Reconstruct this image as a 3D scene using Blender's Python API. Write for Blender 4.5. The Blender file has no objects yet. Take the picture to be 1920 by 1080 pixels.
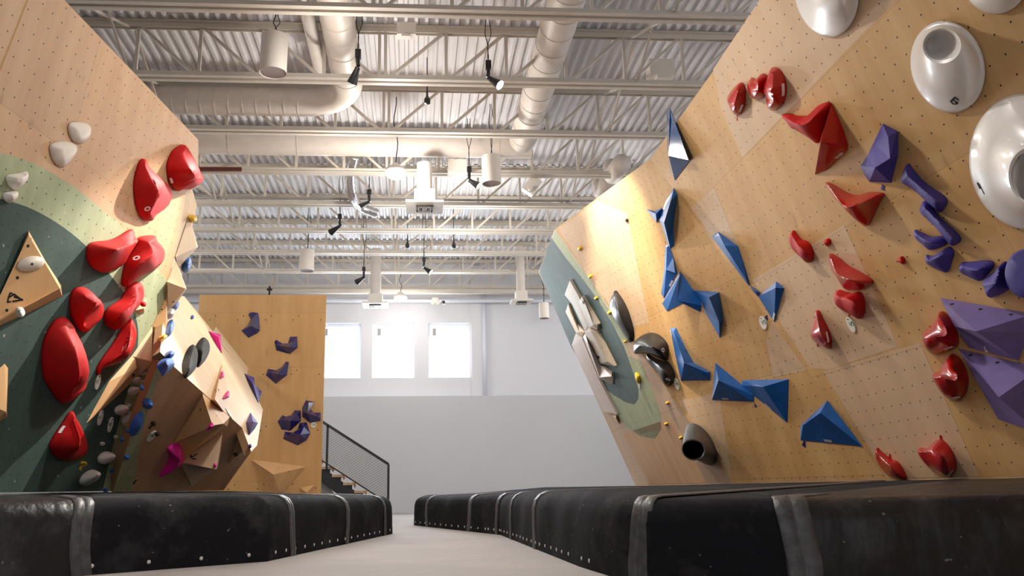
import bpy, bmesh, math, random
from mathutils import Vector, Matrix
from mathutils.bvhtree import BVHTree
random.seed(7)
S = bpy.context.scene
COL = S.collection
V = Vector

# ------------------------------------------------------------------ camera
F, YAW, PIT, ROLL, DX = 1540.0, 6.797e-2, 2.4117e-1, -1.418e-2, -83.14
HC = 0.61
EYE = V((0, 0, HC))
_cy, _sy = math.cos(YAW), math.sin(YAW)
FW = V((_sy * math.cos(PIT), _cy * math.cos(PIT), math.sin(PIT)))
_r = V((_cy, -_sy, 0)); _u = _r.cross(FW)
RT = _r * math.cos(ROLL) + _u * math.sin(ROLL)
UP = -_r * math.sin(ROLL) + _u * math.cos(ROLL)
cd = bpy.data.cameras.new('camera'); cam = bpy.data.objects.new('camera', cd); COL.objects.link(cam)
cam.matrix_world = Matrix(((RT.x, UP.x, -FW.x, EYE.x), (RT.y, UP.y, -FW.y, EYE.y), (RT.z, UP.z, -FW.z, EYE.z), (0, 0, 0, 1)))
cd.sensor_width = 36; cd.lens = F / 1920 * 36; cd.shift_x = -DX / 1920; cd.clip_start = 0.05; cd.clip_end = 200
S.camera = cam


def ray(x, y):
    return RT * ((x - 960 - DX) / F) - UP * ((y - 540) / F) + FW


def atz(x, y, z):
    d = ray(x, y); return EYE + d * ((z - HC) / d.z)


def aty(x, y, Y):
    d = ray(x, y); return EYE + d * (Y / d.y)


# ------------------------------------------------------------------ materials
def srgb(*c):
    return tuple(((v / 255) / 12.92 if v / 255 <= 0.04045 else ((v / 255 + 0.055) / 1.055) ** 2.4) for v in c) + (1,)


class NT:
    def __init__(s, name):
        s.m = bpy.data.materials.new(name); s.m.use_nodes = True
        s.t = s.m.node_tree; s.t.nodes.clear()
        s.out = s.n('ShaderNodeOutputMaterial'); s.b = s.n('ShaderNodeBsdfPrincipled')
        s.l(s.b.outputs[0], s.out.inputs[0])

    def n(s, k, **kw):
        o = s.t.nodes.new(k)
        for a, b in kw.items(): setattr(o, a, b)
        return o

    def l(s, a, b): s.t.links.new(a, b)

    def math(s, op, a, b=None, c=None):
        o = s.n('ShaderNodeMath', operation=op)
        for i, v in enumerate((a, b, c)):
            if v is None: continue
            if isinstance(v, (int, float)): o.inputs[i].default_value = v
            else: s.l(v, o.inputs[i])
        return o.outputs[0]

    def mix(s, f, a, b, blend='MIX'):
        o = s.n('ShaderNodeMix', data_type='RGBA', blend_type=blend)
        for i, v in ((0, f), (6, a), (7, b)):
            if isinstance(v, (int, float, tuple)): o.inputs[i].default_value = v
            else: s.l(v, o.inputs[i])
        return o.outputs[2]

    def noise(s, vec, scale, detail=4, rough=0.55):
        o = s.n('ShaderNodeTexNoise'); o.inputs['Scale'].default_value = scale
        o.inputs['Detail'].default_value = detail; o.inputs['Roughness'].default_value = rough
        if vec is not None: s.l(vec, o.inputs['Vector'])
        return o.outputs[0]

    def ramp(s, f, stops):
        o = s.n('ShaderNodeValToRGB'); e = o.color_ramp.elements
        while len(e) < len(stops): e.new(0.5)
        for k, (p, c) in zip(e, stops): k.position = p; k.color = c
        s.l(f, o.inputs[0]); return o.outputs[0]

    def bump(s, h, dist=0.002, strength=0.5):
        o = s.n('ShaderNodeBump'); o.inputs['Distance'].default_value = dist; o.inputs['Strength'].default_value = strength
        s.l(h, o.inputs['Height']); s.l(o.outputs[0], s.b.inputs['Normal'])

    def coord(s, which='Object'):
        return s.n('ShaderNodeTexCoord').outputs[which]

    def scaled(s, vec, sc):
        o = s.n('ShaderNodeMapping'); o.inputs['Scale'].default_value = sc; s.l(vec, o.inputs[0]); return o.outputs[0]


def plain(name, col, rough=0.6, metal=0.0, var=0.06, scale=6.0, bump=0.0, bscale=60, spec=0.5, coat=0.0):
    t = NT(name); co = t.coord()
    n = t.noise(co, scale)
    c1 = tuple(max(0, v * (1 - var)) for v in col[:3]) + (1,); c2 = tuple(min(1, v * (1 + var)) for v in col[:3]) + (1,)
    t.l(t.ramp(n, ((0.3, c1), (0.7, c2))), t.b.inputs['Base Color'])
    t.b.inputs['Roughness'].default_value = rough; t.b.inputs['Metallic'].default_value = metal
    t.b.inputs['Specular IOR Level'].default_value = spec
    if coat: t.b.inputs['Coat Weight'].default_value = coat; t.b.inputs['Coat Roughness'].default_value = 0.08
    if bump: t.bump(t.noise(co, bscale, 3), bump, 0.6)
    return t.m


def ply(name, lo, hi, tnut=0.15, rad=0.0075, sheet=(2.44, 1.22), knots=True, paint=None, rough=0.55, seam=0.35, bolts=None):
    t = NT(name); uv = t.n('ShaderNodeUVMap', uv_map='UVMap').outputs[0]
    if paint is None:
        g = t.noise(t.scaled(uv, (2.6, 0.45, 1)), 1.0, 6, 0.62)
        g2 = t.noise(t.scaled(uv, (15, 0.8, 1)), 1.0, 4, 0.6)
        f = t.math('ADD', t.math('MULTIPLY', g, 0.85), t.math('MULTIPLY', g2, 0.15))
        mid = tuple((a + b) / 2 for a, b in zip(lo, hi))
        c = t.ramp(f, ((0.3, lo), (0.5, mid), (0.7, hi)))
        br = t.n('ShaderNodeTexBrick'); t.l(uv, br.inputs['Vector'])
        br.inputs['Scale'].default_value = 1.0; br.inputs['Brick Width'].default_value = sheet[0]; br.inputs['Row Height'].default_value = sheet[1]
        br.inputs['Mortar Size'].default_value = 0.0016; br.inputs['Mortar Smooth'].default_value = 0.4
        br.inputs['Color1'].default_value = (0.90, 0.90, 0.91, 1); br.inputs['Color2'].default_value = (1.04, 1.02, 0.99, 1); br.inputs['Mortar'].default_value = (seam,) * 3 + (1,)
        c = t.mix(1.0, c, br.outputs[0], 'MULTIPLY')
        if knots:
            k = t.noise(t.scaled(uv, (9, 3.0, 1)), 1.0, 2, 0.4)
            kk = t.n('ShaderNodeMapRange'); kk.inputs[1].default_value = 0.70; kk.inputs[2].default_value = 0.80; t.l(k, kk.inputs[0])
            c = t.mix(t.math('MULTIPLY', kk.outputs[0], 0.5), c, tuple(v * 0.5 for v in lo[:3]) + (1,))
    else:
        g = t.noise(t.scaled(uv, (5, 1.2, 1)), 1.0, 6, 0.7)
        c = t.ramp(g, ((0.3, tuple(v * 0.82 for v in paint[:3]) + (1,)), (0.7, tuple(v * 1.15 for v in paint[:3]) + (1,))))
        k = t.noise(t.scaled(uv, (14, 14, 1)), 1.0, 1, 0.4)
        kk = t.n('ShaderNodeMapRange'); kk.inputs[1].default_value = 0.745; kk.inputs[2].default_value = 0.76; t.l(k, kk.inputs[0])
        c = t.mix(t.math('MULTIPLY', kk.outputs[0], 0.4), c, (0.6, 0.62, 0.58, 1))
    sp = t.n('ShaderNodeSeparateXYZ'); t.l(uv, sp.inputs[0])

    def dots(pu, pv, ou, ov, r):
        a = t.math('SUBTRACT', t.math('PINGPONG', t.math('ADD', sp.outputs[0], ou), pu / 2), 0.0)
        b = t.math('PINGPONG', t.math('ADD', sp.outputs[1], ov), pv / 2)
        d = t.math('SQRT', t.math('ADD', t.math('MULTIPLY', a, a), t.math('MULTIPLY', b, b)))
        return t.math('LESS_THAN', d, r)
    ds = []
    if tnut: ds.append(dots(tnut, tnut, 0.04, 0.05, rad))
    if bolts:
        for b in bolts: ds.append(dots(*b))
    for d in ds:
        c = t.mix(d, c, (0.012, 0.010, 0.008, 1))
    t.l(c, t.b.inputs['Base Color']); t.b.inputs['Roughness'].default_value = rough
    t.b.inputs['Specular IOR Level'].default_value = 0.3
    return t.m


M = {}
M['plyA'] = ply('birch plywood', srgb(190, 146, 92), srgb(216, 178, 124))
M['plyL'] = ply('pale birch plywood', srgb(200, 168, 134), srgb(216, 188, 156))
M['plyD'] = ply('dimmed honey birch plywood', srgb(184, 144, 108), srgb(206, 170, 134))  # orange-brown birch, darkened so its colour carries the left wall's dimness
M['plyC'] = ply('shade-toned birch plywood', srgb(186, 158, 132), srgb(204, 178, 152))  # greyer copy of the birch: shade on the turned-away facet put into colour
M['plyU'] = ply('lit-tone plywood', srgb(214, 182, 142), srgb(234, 206, 170), tnut=0.0, bolts=[(0.6, 0.6, 0.2, 0.1, 0.008)])  # paler copy: lamp light on the lit faces is put into the colour
M['plyW'] = ply('brown plywood', srgb(186, 146, 112), srgb(212, 176, 140), tnut=0.0, bolts=[(0.6, 0.6, 0.1, 0.25, 0.008)])
M['plyP'] = ply('golden plywood', srgb(196, 150, 94), srgb(216, 174, 120), tnut=0.0, sheet=(2.44, 1.22),
                bolts=[(0.61, 1.22, 0.0, 0.065, 0.013), (0.61, 1.22, 0.12, 0.155, 0.013)])
M['dgreen'] = ply('dark green wall paint', None, None, paint=srgb(62, 82, 76), rough=0.7)
M['dgreenC'] = ply('slate green wall paint', None, None, paint=srgb(78, 98, 98), rough=0.7, tnut=0)
M['lgreen'] = ply('sage green wall paint', None, None, paint=srgb(164, 172, 138), rough=0.7)
M['vol'] = ply('volume plywood', srgb(206, 160, 108), srgb(226, 184, 134), tnut=0.0, knots=False, sheet=(30, 30), bolts=[(0.5, 0.5, 0.1, 0.12, 0.011)])
M['volpale'] = ply('pale volume plywood', srgb(214, 184, 146), srgb(232, 206, 172), tnut=0.0, knots=False, sheet=(30, 30), bolts=[(0.5, 0.5, 0.1, 0.12, 0.011)])
M['volgrey'] = ply('grey beige volume paint', srgb(178, 164, 146), srgb(192, 178, 160), tnut=0.0, knots=False, sheet=(30, 30), bolts=[(0.4, 0.4, 0.1, 0.12, 0.010)])
M['volpink'] = ply('pinkish volume paint', srgb(196, 182, 176), srgb(212, 198, 190), tnut=0.0, knots=False, sheet=(30, 30), bolts=[(0.4, 0.4, 0.1, 0.12, 0.010)])
M['edge'] = plain('plywood edge', srgb(150, 116, 80), 0.7)
M['red'] = plain('matte red resin', srgb(180, 8, 9), 0.62, var=0.12, bump=0.002, bscale=140, spec=0.3)
M['redg'] = plain('glossy red resin', srgb(176, 6, 10), 0.25, var=0.1, coat=0.3)
M['blue'] = plain('blue fibreglass', srgb(30, 98, 174), 0.45, var=0.2, scale=5, spec=0.45)
M['blueg'] = plain('glossy blue fibreglass', srgb(26, 80, 142), 0.12, var=0.12, coat=0.8)
M['bluer'] = plain('bright blue resin', srgb(44, 104, 190), 0.55, var=0.1)
M['indigo'] = plain('matte indigo resin', srgb(64, 54, 138), 0.6, var=0.12, bump=0.001, bscale=120)
M['indigog'] = plain('glossy indigo fibreglass', srgb(36, 28, 92), 0.16, var=0.1, coat=0.7)
M['lilac'] = plain('lilac textured fibreglass', srgb(120, 104, 160), 0.75, var=0.1, bump=0.0015, bscale=160)
M['white'] = plain('glossy white fibreglass', srgb(226, 222, 218), 0.32, var=0.02, coat=0.3)
M['whitem'] = plain('matte white resin', srgb(238, 230, 222), 0.6, var=0.05)
M['clear'] = plain('dusty off-white resin', srgb(206, 194, 180), 0.5, var=0.06)
M['black'] = plain('satin black fibreglass', srgb(44, 41, 40), 0.38, var=0.3, scale=9, spec=0.35)
def chalky():
    t = NT('chalky charcoal resin'); n = t.noise(t.coord(), 9, 4, 0.6)
    t.l(t.ramp(n, ((0.6, srgb(26, 25, 26)), (0.7, srgb(40, 38, 38)), (0.8, srgb(150, 146, 144)))), t.b.inputs['Base Color']); t.b.inputs['Roughness'].default_value = .7; t.b.inputs['Specular IOR Level'].default_value = .2
    return t.m


M['charc'] = chalky()
M['blackin'] = plain('black hollow', srgb(20, 19, 19), 0.8)
M['yellow'] = plain('yellow resin', srgb(222, 184, 38), 0.5)
M['pink'] = plain('magenta resin', srgb(226, 24, 150), 0.6, var=0.1, bump=0.001, bscale=120)
M['mark'] = plain('black stencil ink', srgb(26, 22, 20), 0.8)
M['logo'] = plain('white print', srgb(232, 228, 226), 0.6)
M['chalk'] = plain('chalk smear on red', srgb(206, 92, 88), 0.9)
M['tagw'] = plain('white plastic tag', srgb(232, 232, 222), 0.5)
M['tagt'] = plain('dark green lettering', srgb(30, 92, 70), 0.6)
M['deck'] = plain('white painted deck', srgb(222, 221, 224), 0.5, var=0.02)
M['steel'] = plain('white painted steel', srgb(206, 197, 184), 0.5, var=0.03)
M['duct'] = plain('white painted duct', srgb(216, 206, 196), 0.5, var=0.04)
M['foil'] = plain('silver foil duct', srgb(200, 200, 204), 0.25, metal=0.9, bump=0.02, bscale=18)
M['lamp'] = plain('black lamp housing', srgb(30, 29, 30), 0.3)
M['cord'] = plain('dark cord', srgb(48, 44, 42), 0.6)
M['cyl'] = plain('white pendant shell', srgb(224, 216, 206), 0.5, var=0.02)
M['cylb'] = plain('grey pendant grille', srgb(148, 140, 138), 0.7, var=0.05, scale=80)
M['wallw'] = plain('white wall paint', srgb(226, 226, 230), 0.8, var=0.012, scale=1.2)
M['wallg'] = plain('pale grey wall paint', srgb(206, 206, 208), 0.8, var=0.012, scale=1.2)
M['winf'] = plain('white window frame', srgb(226, 230, 240), 0.5, var=0.01)
M['blackm'] = plain('black powder-coated steel', srgb(34, 34, 36), 0.5)
M['tread'] = plain('plywood tread', srgb(206, 172, 134), 0.5, var=0.15, scale=12)
M['greyp'] = plain('grey steel sheet', srgb(150, 146, 144), 0.5)
M['rust'] = plain('red primer steel', srgb(96, 44, 38), 0.6)
M['screw'] = plain('pale rivet', srgb(220, 216, 212), 0.35, metal=0.2)
M['seamv'] = plain('grey vinyl seam tape', srgb(74, 74, 76), 0.42, var=0.35, scale=16, bump=0.008, bscale=22)


def floor_mat():
    t = NT('polished concrete'); co = t.coord()
    n = t.noise(co, 0.8, 6, 0.65); n2 = t.noise(co, 14, 4)
    f = t.math('ADD', t.math('MULTIPLY', n, 0.8), t.math('MULTIPLY', n2, 0.2))
    t.l(t.ramp(f, ((0.3, srgb(160, 154, 151)), (0.7, srgb(178, 172, 169)))), t.b.inputs['Base Color'])
    t.b.inputs['Roughness'].default_value = 0.75; t.b.inputs['Specular IOR Level'].default_value = 0.25
    return t.m


def mat_fabric(name, col, rough, dust=0.25, folds=0.0):
    t = NT(name); co = t.coord()
    n = t.noise(co, 2.2, 5, 0.7); n2 = t.noise(co, 160, 2)
    d = t.n('ShaderNodeMapRange'); d.inputs[1].default_value = 0.5; d.inputs[2].default_value = 0.8; t.l(n, d.inputs[0])
    c = t.mix(t.math('MULTIPLY', d.outputs[0], dust), col, (0.16, 0.15, 0.15, 1))
    sp = t.noise(co, 26, 1, 0.3); k = t.n('ShaderNodeMapRange'); k.inputs[1].default_value = 0.77; k.inputs[2].default_value = 0.79; t.l(sp, k.inputs[0])
    c = t.mix(t.math('MULTIPLY', k.outputs[0], 0.45), c, (0.35, 0.33, 0.32, 1))
    t.l(c, t.b.inputs['Base Color']); t.b.inputs['Roughness'].default_value = rough; t.b.inputs['Specular IOR Level'].default_value = 0.28 if folds else 0.12
    if folds:
        t.bump(t.noise(t.scaled(co, (3, 3, 1.4)), 2.0, 3, 0.5), folds, 0.8)
    else:
        t.bump(n2, 0.0012, 0.6)
    return t.m


M['floor'] = floor_mat()
M['felt'] = mat_fabric('black mat carpet', srgb(27, 27, 31), 0.85)
M['vinyl'] = mat_fabric('black vinyl', srgb(36, 34, 34), 0.4, 0.35, 0.035)


def emit(name, col, st):
    t = NT(name); t.b.inputs['Base Color'].default_value = (0.8, 0.8, 0.8, 1)
    t.b.inputs['Emission Color'].default_value = col; t.b.inputs['Emission Strength'].default_value = st
    return t.m


M['glow'] = emit('lit lamp diffuser', (1, 0.96, 0.9, 1), 22)
M['glowd'] = emit('dim lit lamp diffuser', (1, 0.95, 0.88, 1), 6)


def glass_mat():
    t = NT('window glass'); tr = t.n('ShaderNodeBsdfTransparent'); gl = t.n('ShaderNodeBsdfGlossy'); gl.inputs['Roughness'].default_value = 0.02
    mx = t.n('ShaderNodeMixShader'); mx.inputs[0].default_value = 0.04
    t.l(tr.outputs[0], mx.inputs[1]); t.l(gl.outputs[0], mx.inputs[2]); t.l(mx.outputs[0], t.out.inputs[0])
    return t.m


M['glass'] = glass_mat()


# ------------------------------------------------------------------ object helpers
def link(name, me, parent=None, mats=()):
    o = bpy.data.objects.new(name, me); COL.objects.link(o)
    for m in mats: me.materials.append(m)
    if parent is not None: o.parent = parent
    return o


def from_bm(name, bm, mats, parent=None, smooth=False):
    me = bpy.data.meshes.new(name)
    bmesh.ops.recalc_face_normals(bm, faces=bm.faces)
    for f in bm.faces: f.smooth = smooth
    bm.to_mesh(me); bm.free()
    if not isinstance(mats, (list, tuple)): mats = [mats]
    return link(name, me, parent, mats)


def tag(o, label, cat, group=None, kind=None):
    o['label'] = label; o['category'] = cat
    if group: o['group'] = group
    if kind: o['kind'] = kind
    return o


def empty(name, label, cat, loc=(0, 0, 0), group=None):
    o = bpy.data.objects.new(name, None); COL.objects.link(o); o.location = loc; o.empty_display_size = 0.1
    return tag(o, label, cat, group)


def struct(name, bm, mats, parent=None, smooth=False):
    o = from_bm(name, bm, mats, parent, smooth)
    if parent is None: o['kind'] = 'structure'
    return o


def box(bm, a, b):
    x0, y0, z0 = a; x1, y1, z1 = b
    v = [bm.verts.new(p) for p in ((x0, y0, z0), (x1, y0, z0), (x1, y1, z0), (x0, y1, z0), (x0, y0, z1), (x1, y0, z1), (x1, y1, z1), (x0, y1, z1))]
    for f in ((0, 1, 2, 3), (4, 5, 6, 7), (0, 1, 5, 4), (1, 2, 6, 5), (2, 3, 7, 6), (3, 0, 4, 7)): bm.faces.new([v[i] for i in f])


def bar(bm, a, b, w, h, up=V((0, 0, 1))):
    a, b = V(a), V(b); d = (b - a).normalized(); s = d.cross(up)
    if s.length < 1e-4: s = d.cross(V((1, 0, 0)))
    s.normalize(); t = s.cross(d)
    q = [[p + s * (i * w / 2) + t * (j * h / 2) for i, j in ((-1, -1), (1, -1), (1, 1), (-1, 1))] for p in (a, b)]
    v = [[bm.verts.new(p) for p in r] for r in q]
    for i in range(4): bm.faces.new((v[0][i], v[0][(i + 1) % 4], v[1][(i + 1) % 4], v[1][i]))
    bm.faces.new(v[0]); bm.faces.new(v[1])


def tube(bm, pts, rads, seg=16, cap=True):
    pts = [V(p) for p in pts]
    if isinstance(rads, (int, float)): rads = [rads] * len(pts)
    rings = []; ref = None
    for i, p in enumerate(pts):
        d = (pts[min(i + 1, len(pts) - 1)] - pts[max(i - 1, 0)]).normalized()
        if ref is None:
            ref = V((0, 0, 1)) if abs(d.z) < 0.9 else V((1, 0, 0))
        s = d.cross(ref).normalized(); t = s.cross(d); ref = t
        rings.append([bm.verts.new(p + (s * math.cos(k * 2 * math.pi / seg) + t * math.sin(k * 2 * math.pi / seg)) * rads[i]) for k in range(seg)])
    for a, b in zip(rings, rings[1:]):
        for k in range(seg): bm.faces.new((a[k], a[(k + 1) % seg], b[(k + 1) % seg], b[k]))
    if cap:
        bm.faces.new(rings[0]); bm.faces.new(rings[-1])


def lathe(bm, c, prof, axis=V((0, 0, 1)), seg=24):
    axis = V(axis).normalized(); s = axis.orthogonal().normalized(); t = axis.cross(s); c = V(c); rings = []
    for r, z in prof:
        if r < 1e-5: rings.append([bm.verts.new(c + axis * z)])
        else: rings.append([bm.verts.new(c + axis * z + (s * math.cos(k * 2 * math.pi / seg) + t * math.sin(k * 2 * math.pi / seg)) * r) for k in range(seg)])
    for a, b in zip(rings, rings[1:]):
        for k in range(seg):
            k2 = (k + 1) % seg
            if len(a) == 1 and len(b) == 1: continue
            if len(a) == 1: bm.faces.new((a[0], b[k], b[k2]))
            elif len(b) == 1: bm.faces.new((a[k], a[k2], b[0]))
            else: bm.faces.new((a[k], a[k2], b[k2], b[k]))


# ------------------------------------------------------------------ wall planes
class Plane:
    def __init__(s, P, n, h=None):
        s.P = V(P); s.n = V(n).normalized()
        if (EYE - s.P).dot(s.n) < 0: s.n = -s.n
        if h is None: h = V((0, 0, 1)).cross(s.n)
        h = V(h); s.h = (h - s.n * h.dot(s.n)).normalized(); s.s = s.n.cross(s.h)
        if s.s.z < 0: s.s = -s.s

    def at(s, x, y, h=0.0):
        d = ray(x, y); P = s.P + s.n * h
        return EYE + d * ((P - EYE).dot(s.n) / d.dot(s.n))

    def uv(s, p):
        return ((p - s.P).dot(s.h), (p - s.P).dot(s.s))

    def onto(s, p, h=0.0):
        return p - s.n * ((p - s.P).dot(s.n) - h)

    def line_z(s, a, b, z):
        a, b = V(a), V(b); return a + (b - a) * ((z - a.z) / (b.z - a.z))


def hdir(x, y):
    d = ray(x, y); d.z = 0; return d.normalized()


TA = 0.36
PA = Plane((4.80, 0, 0.6), (-1, 0, -TA), (0, 1, 0))
r1, r2 = PA.at(1220, 297), PA.at(1662, 899)
PA.P = r1.copy()
PA.P = PA.onto(PA.at(1339, 351))            # sheet corner: origin of the plywood grid
hB = hdir(470, 921)
PB = Plane(r1, (r2 - r1).cross(hB), hB)
c1, c2 = PB.at(1040, 430), PB.at(1375, 908)
PB.P = PB.at(1190, 606)
hC = hdir(845, 920)
PC = Plane(c1, (c2 - c1).cross(hC), hC)
hL = hdir(1000, 920)
_l = atz(372, 262, 5.0); _nn = hL.cross(V((0, 0, 1)))
PL = Plane(_l, V((_nn.x, _nn.y, 0)).normalized() + V((0, 0, -0.17)), hL)
wl = PL.at(205, 930)
q1, q2 = aty(415, 925, 12.5), aty(475, 847, 12.4)
PW = Plane(wl, (q1 - wl).cross(q2 - wl))
u1, u2, u3 = PW.at(327, 688), PW.at(454, 802), aty(350, 560, 13.6)
PU = Plane(u1, (u2 - u1).cross(u3 - u1))
PP = Plane((0, 18.2, 0.5), (0, -1, 0), (1, 0, 0))
PP.P = PP.at(612, 587)


def panel(name, plane, poly, mat, parent, thick=0.10, z=0.0, edge='edge'):
    """a plywood panel: polygon of 3-D points on the plane, solid, with a UV map in metres"""
    bm = bmesh.new(); uvl = bm.loops.layers.uv.new('UVMap')
    top = [bm.verts.new(plane.onto(p, z)) for p in poly]
    bot = [bm.verts.new(plane.onto(p, z - thick)) for p in poly]
    f = bm.faces.new(top); f.material_index = 0
    g = bm.faces.new(bot); g.material_index = 1
    for i in range(len(poly)):
        k = bm.faces.new((top[i], top[(i + 1) % len(poly)], bot[(i + 1) % len(poly)], bot[i])); k.material_index = 1
    for fc in bm.faces:
        for l in fc.loops: l[uvl].uv = plane.uv(l.vert.co)
    return from_bm(name, bm, [M[mat], M[edge]], parent)


def px(plane, pts, h=0.0):
    return [plane.at(x, y, h) for x, y in pts]


def smooth_poly(pts, n=6, closed=False):
    out = []; m = len(pts); rng = range(m if closed else m - 1)
    for i in rng:
        if closed: p0, p1, p2, p3 = (pts[(i + k) % m] for k in (-1, 0, 1, 2))
        else: p0, p1, p2, p3 = (pts[min(max(i + k, 0), m - 1)] for k in (-1, 0, 1, 2))
        for j in range(n):
            t = j / n
            out.append(tuple(0.5 * ((2 * b) + (-a + c) * t + (2 * a - 5 * b + 4 * c - d) * t * t + (-a + 3 * b - 3 * c + d) * t ** 3) for a, b, c, d in zip(p0, p1, p2, p3)))
    if not closed: out.append(tuple(pts[-1]))
    return out


# right-hand climbing wall: facets A, B, C --------------------------------
wr = empty('climbing_wall', 'tall overhanging birch plywood climbing wall along the right side of the hall', 'climbing wall', r2)


def rel(o, root):
    o.parent = root; o.matrix_parent_inverse = root.matrix_world.inverted()
    return o


def wpanel(name, plane, poly, mat, root, **k):
    o = panel(name, plane, poly, mat, None, **k)
    o.parent = root; o.matrix_parent_inverse = Matrix.Translation(-V(root.location))
    return o


zb = 0.655
A_n, A_b = 2.2, 2.2
topA = PA.line_z(r1, r2, r1.z)
def onA(y, z): return PA.onto(V((PA.P.x - (z - PA.P.z) * TA, y, z)))
def rz(a, b, z): a, b = V(a), V(b); return a + (b - a) * ((z - a.z) / (b.z - a.z))
r2z = rz(r1, r2, zb); c2z = rz(c1, c2, zb)
pa = wpanel('wall_panel', PA, [r1, r2z, onA(A_b, zb), onA(A_n, r1.z)], 'plyA', wr)
pb = wpanel('wall_panel', PB, [c1, c2z, r2z, r1], 'plyA', wr)
c3 = PC.at(1010, 510); c4 = PC.at(1192, 912); c4z = rz(c3, c4, zb)
pc = wpanel('wall_panel', PC, [c3, c4z, c2z, c1], 'plyC', wr)
for p in (pa,): p['label'] = 'wide right-hand plywood panel leaning over the mat'
pb['label'] = 'middle plywood panel lit by a spotlight'; pc['label'] = 'far narrow panel painted slate and sage green'
# differently toned plywood sheets and paint lie in the panels' own surface
def sheet(plane, pts, mat, parent, z=0.0012, name='plywood_sheet'):
    return wpanel(name, plane, px(plane, pts), mat, parent, thick=0.0008, z=z, edge=mat)
for pts in ([(1424, 0), (1680, 0), (1393, 295), (1351, 200), (1337, 130)], [(1296, 390), (1339, 351), (1408, 526), (1402, 531)],
            [(1411, 525), (1583, 422), (1666, 607), (1683, 650), (1556, 693), (1520, 690)], [(1545, 697), (1725, 643), (1836, 893), (1664, 897)]):
    sheet(PA, pts, 'plyL', wr)
for pts in ([(1047, 428), (1120, 376), (1176, 400), (1217, 605), (1166, 620)], [(1272, 752), (1348, 736), (1372, 893), (1368, 890)],
            [(1437, 640), (1450, 707), (1520, 693), (1446, 603)]):
    sheet(PB, pts, 'plyL', wr)
cpaint = [(1041, 432), (1020, 486), (1075, 600), (1130, 690), (1150, 765), (1170, 798), (1200, 818), (1228, 822), (1240, 805), (1238, 775), (1225, 735), (1208, 690), (1189, 650), (1195, 655), (1173, 617), (1150, 584), (1110, 530), (1075, 482)]
cpaint = [(1041, 432), (1018, 490), (1110, 690), (1150, 770), (1172, 798), (1200, 818), (1228, 823), (1240, 805), (1238, 775), (1225, 735), (1206, 690), (1188, 655), (1180, 632), (1150, 584), (1110, 530), (1075, 482)]
sheet(PC, cpaint, 'lgreen', wr, name='painted_field')
cdark = [(1034, 446), (1011, 510), (1071, 650), (1100, 700), (1130, 725), (1150, 740), (1175, 755), (1190, 758), (1197, 748), (1197, 730), (1188, 700), (1170, 650), (1150, 610), (1120, 560), (1090, 520), (1060, 482)]
sheet(PC, cdark, 'dgreenC', wr, z=0.0022, name='painted_field')
sheet(PC, [(1169, 813), (1258, 784), (1325, 905), (1218, 909)], 'plyW', wr)

# upright kick boards under the leaning panels, down to the floor
def kick(a, b, root, off=0.004):
    a, b = V(a), V(b); a2, b2 = V((a.x, a.y, 0.0)), V((b.x, b.y, 0.0)); n_ = (b - a).cross(V((0, 0, 1))).normalized()
    if n_.dot(EYE - a) < 0: n_ = -n_
    K = Plane(a, n_, b - a); return wpanel('kick_board', K, [V((a.x, a.y, a.z - .001)), V((b.x, b.y, b.z - .001)), b2, a2], 'plyA', root, thick=.03, z=-off)


kick(onA(A_b, zb), r2z, wr); kick(r2z, c2z, wr); kick(c2z, c4z, wr)
BASE = sorted([onA(A_b, zb), r2z, c2z, c4z], key=lambda p: p.y)


def basex(y):
    if y >= BASE[-1].y: return BASE[-1].x - .03
    if y <= BASE[0].y: return BASE[0].x - .03
    for a, b in zip(BASE, BASE[1:]):
        if a.y <= y <= b.y: return a.x + (b.x - a.x) * (y - a.y) / (b.y - a.y) - .03


sheet(PC, [(1168, 636), (1179, 668), (1217, 682), (1206, 667), (1190, 648)], 'plyL', wr, z=.003)
# left-hand climbing wall ---------------------------------------------------
wlf = empty('climbing_wall', 'left climbing wall with dark green painted arch on plywood', 'climbing wall', wl)
t1 = PL.at(372, 262); t0 = t1 + hL * -7.5
b0 = rz(PL.at(205, 930), PL.at(281, 724), zb)
nb = b0 + hL * -6.0
nb = V((nb.x, nb.y, zb)); nb = PL.onto(nb)
Ledge = [(372, 262), (372, 350), (348, 360), (330, 470), (317, 519), (305, 620), (292, 690), (281, 724)]
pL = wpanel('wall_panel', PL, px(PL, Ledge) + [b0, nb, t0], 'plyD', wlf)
ring_o = [(-900, 720), (-620, 440), (-360, 305), (-160, 266), (-80, 272), (0, 287), (60, 305), (130, 345), (200, 400), (250, 450), (290, 497), (315, 530)]
ring_d = [(-720, 760), (-500, 510), (-320, 390), (-160, 350), (-80, 358), (0, 373), (60, 392), (120, 427), (170, 470), (210, 520), (240, 560), (257, 605), (258, 650), (250, 700), (237, 742), (215, 822)]
lo = smooth_poly(ring_o, 4); ld = smooth_poly(ring_d, 4)
def zbp(pl, a, b): return rz(pl.at(*a), pl.at(*b), zb)
dk_bot = zbp(PL, (215, 822), (190, 930))
green_right = px(PL, [(305, 620), (292, 690), (281, 724)]) + [b0]
wpanel('painted_field', PL, px(PL, lo) + green_right + [dk_bot] + px(PL, ld[::-1]), 'lgreen', wlf, thick=0.0008, z=0.0012, edge='lgreen')
nearb = PL.at(-740, 935)
wpanel('painted_field', PL, px(PL, ld) + [dk_bot, nearb], 'dgreen', wlf, thick=0.0008, z=0.0014, edge='dgreen')
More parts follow.
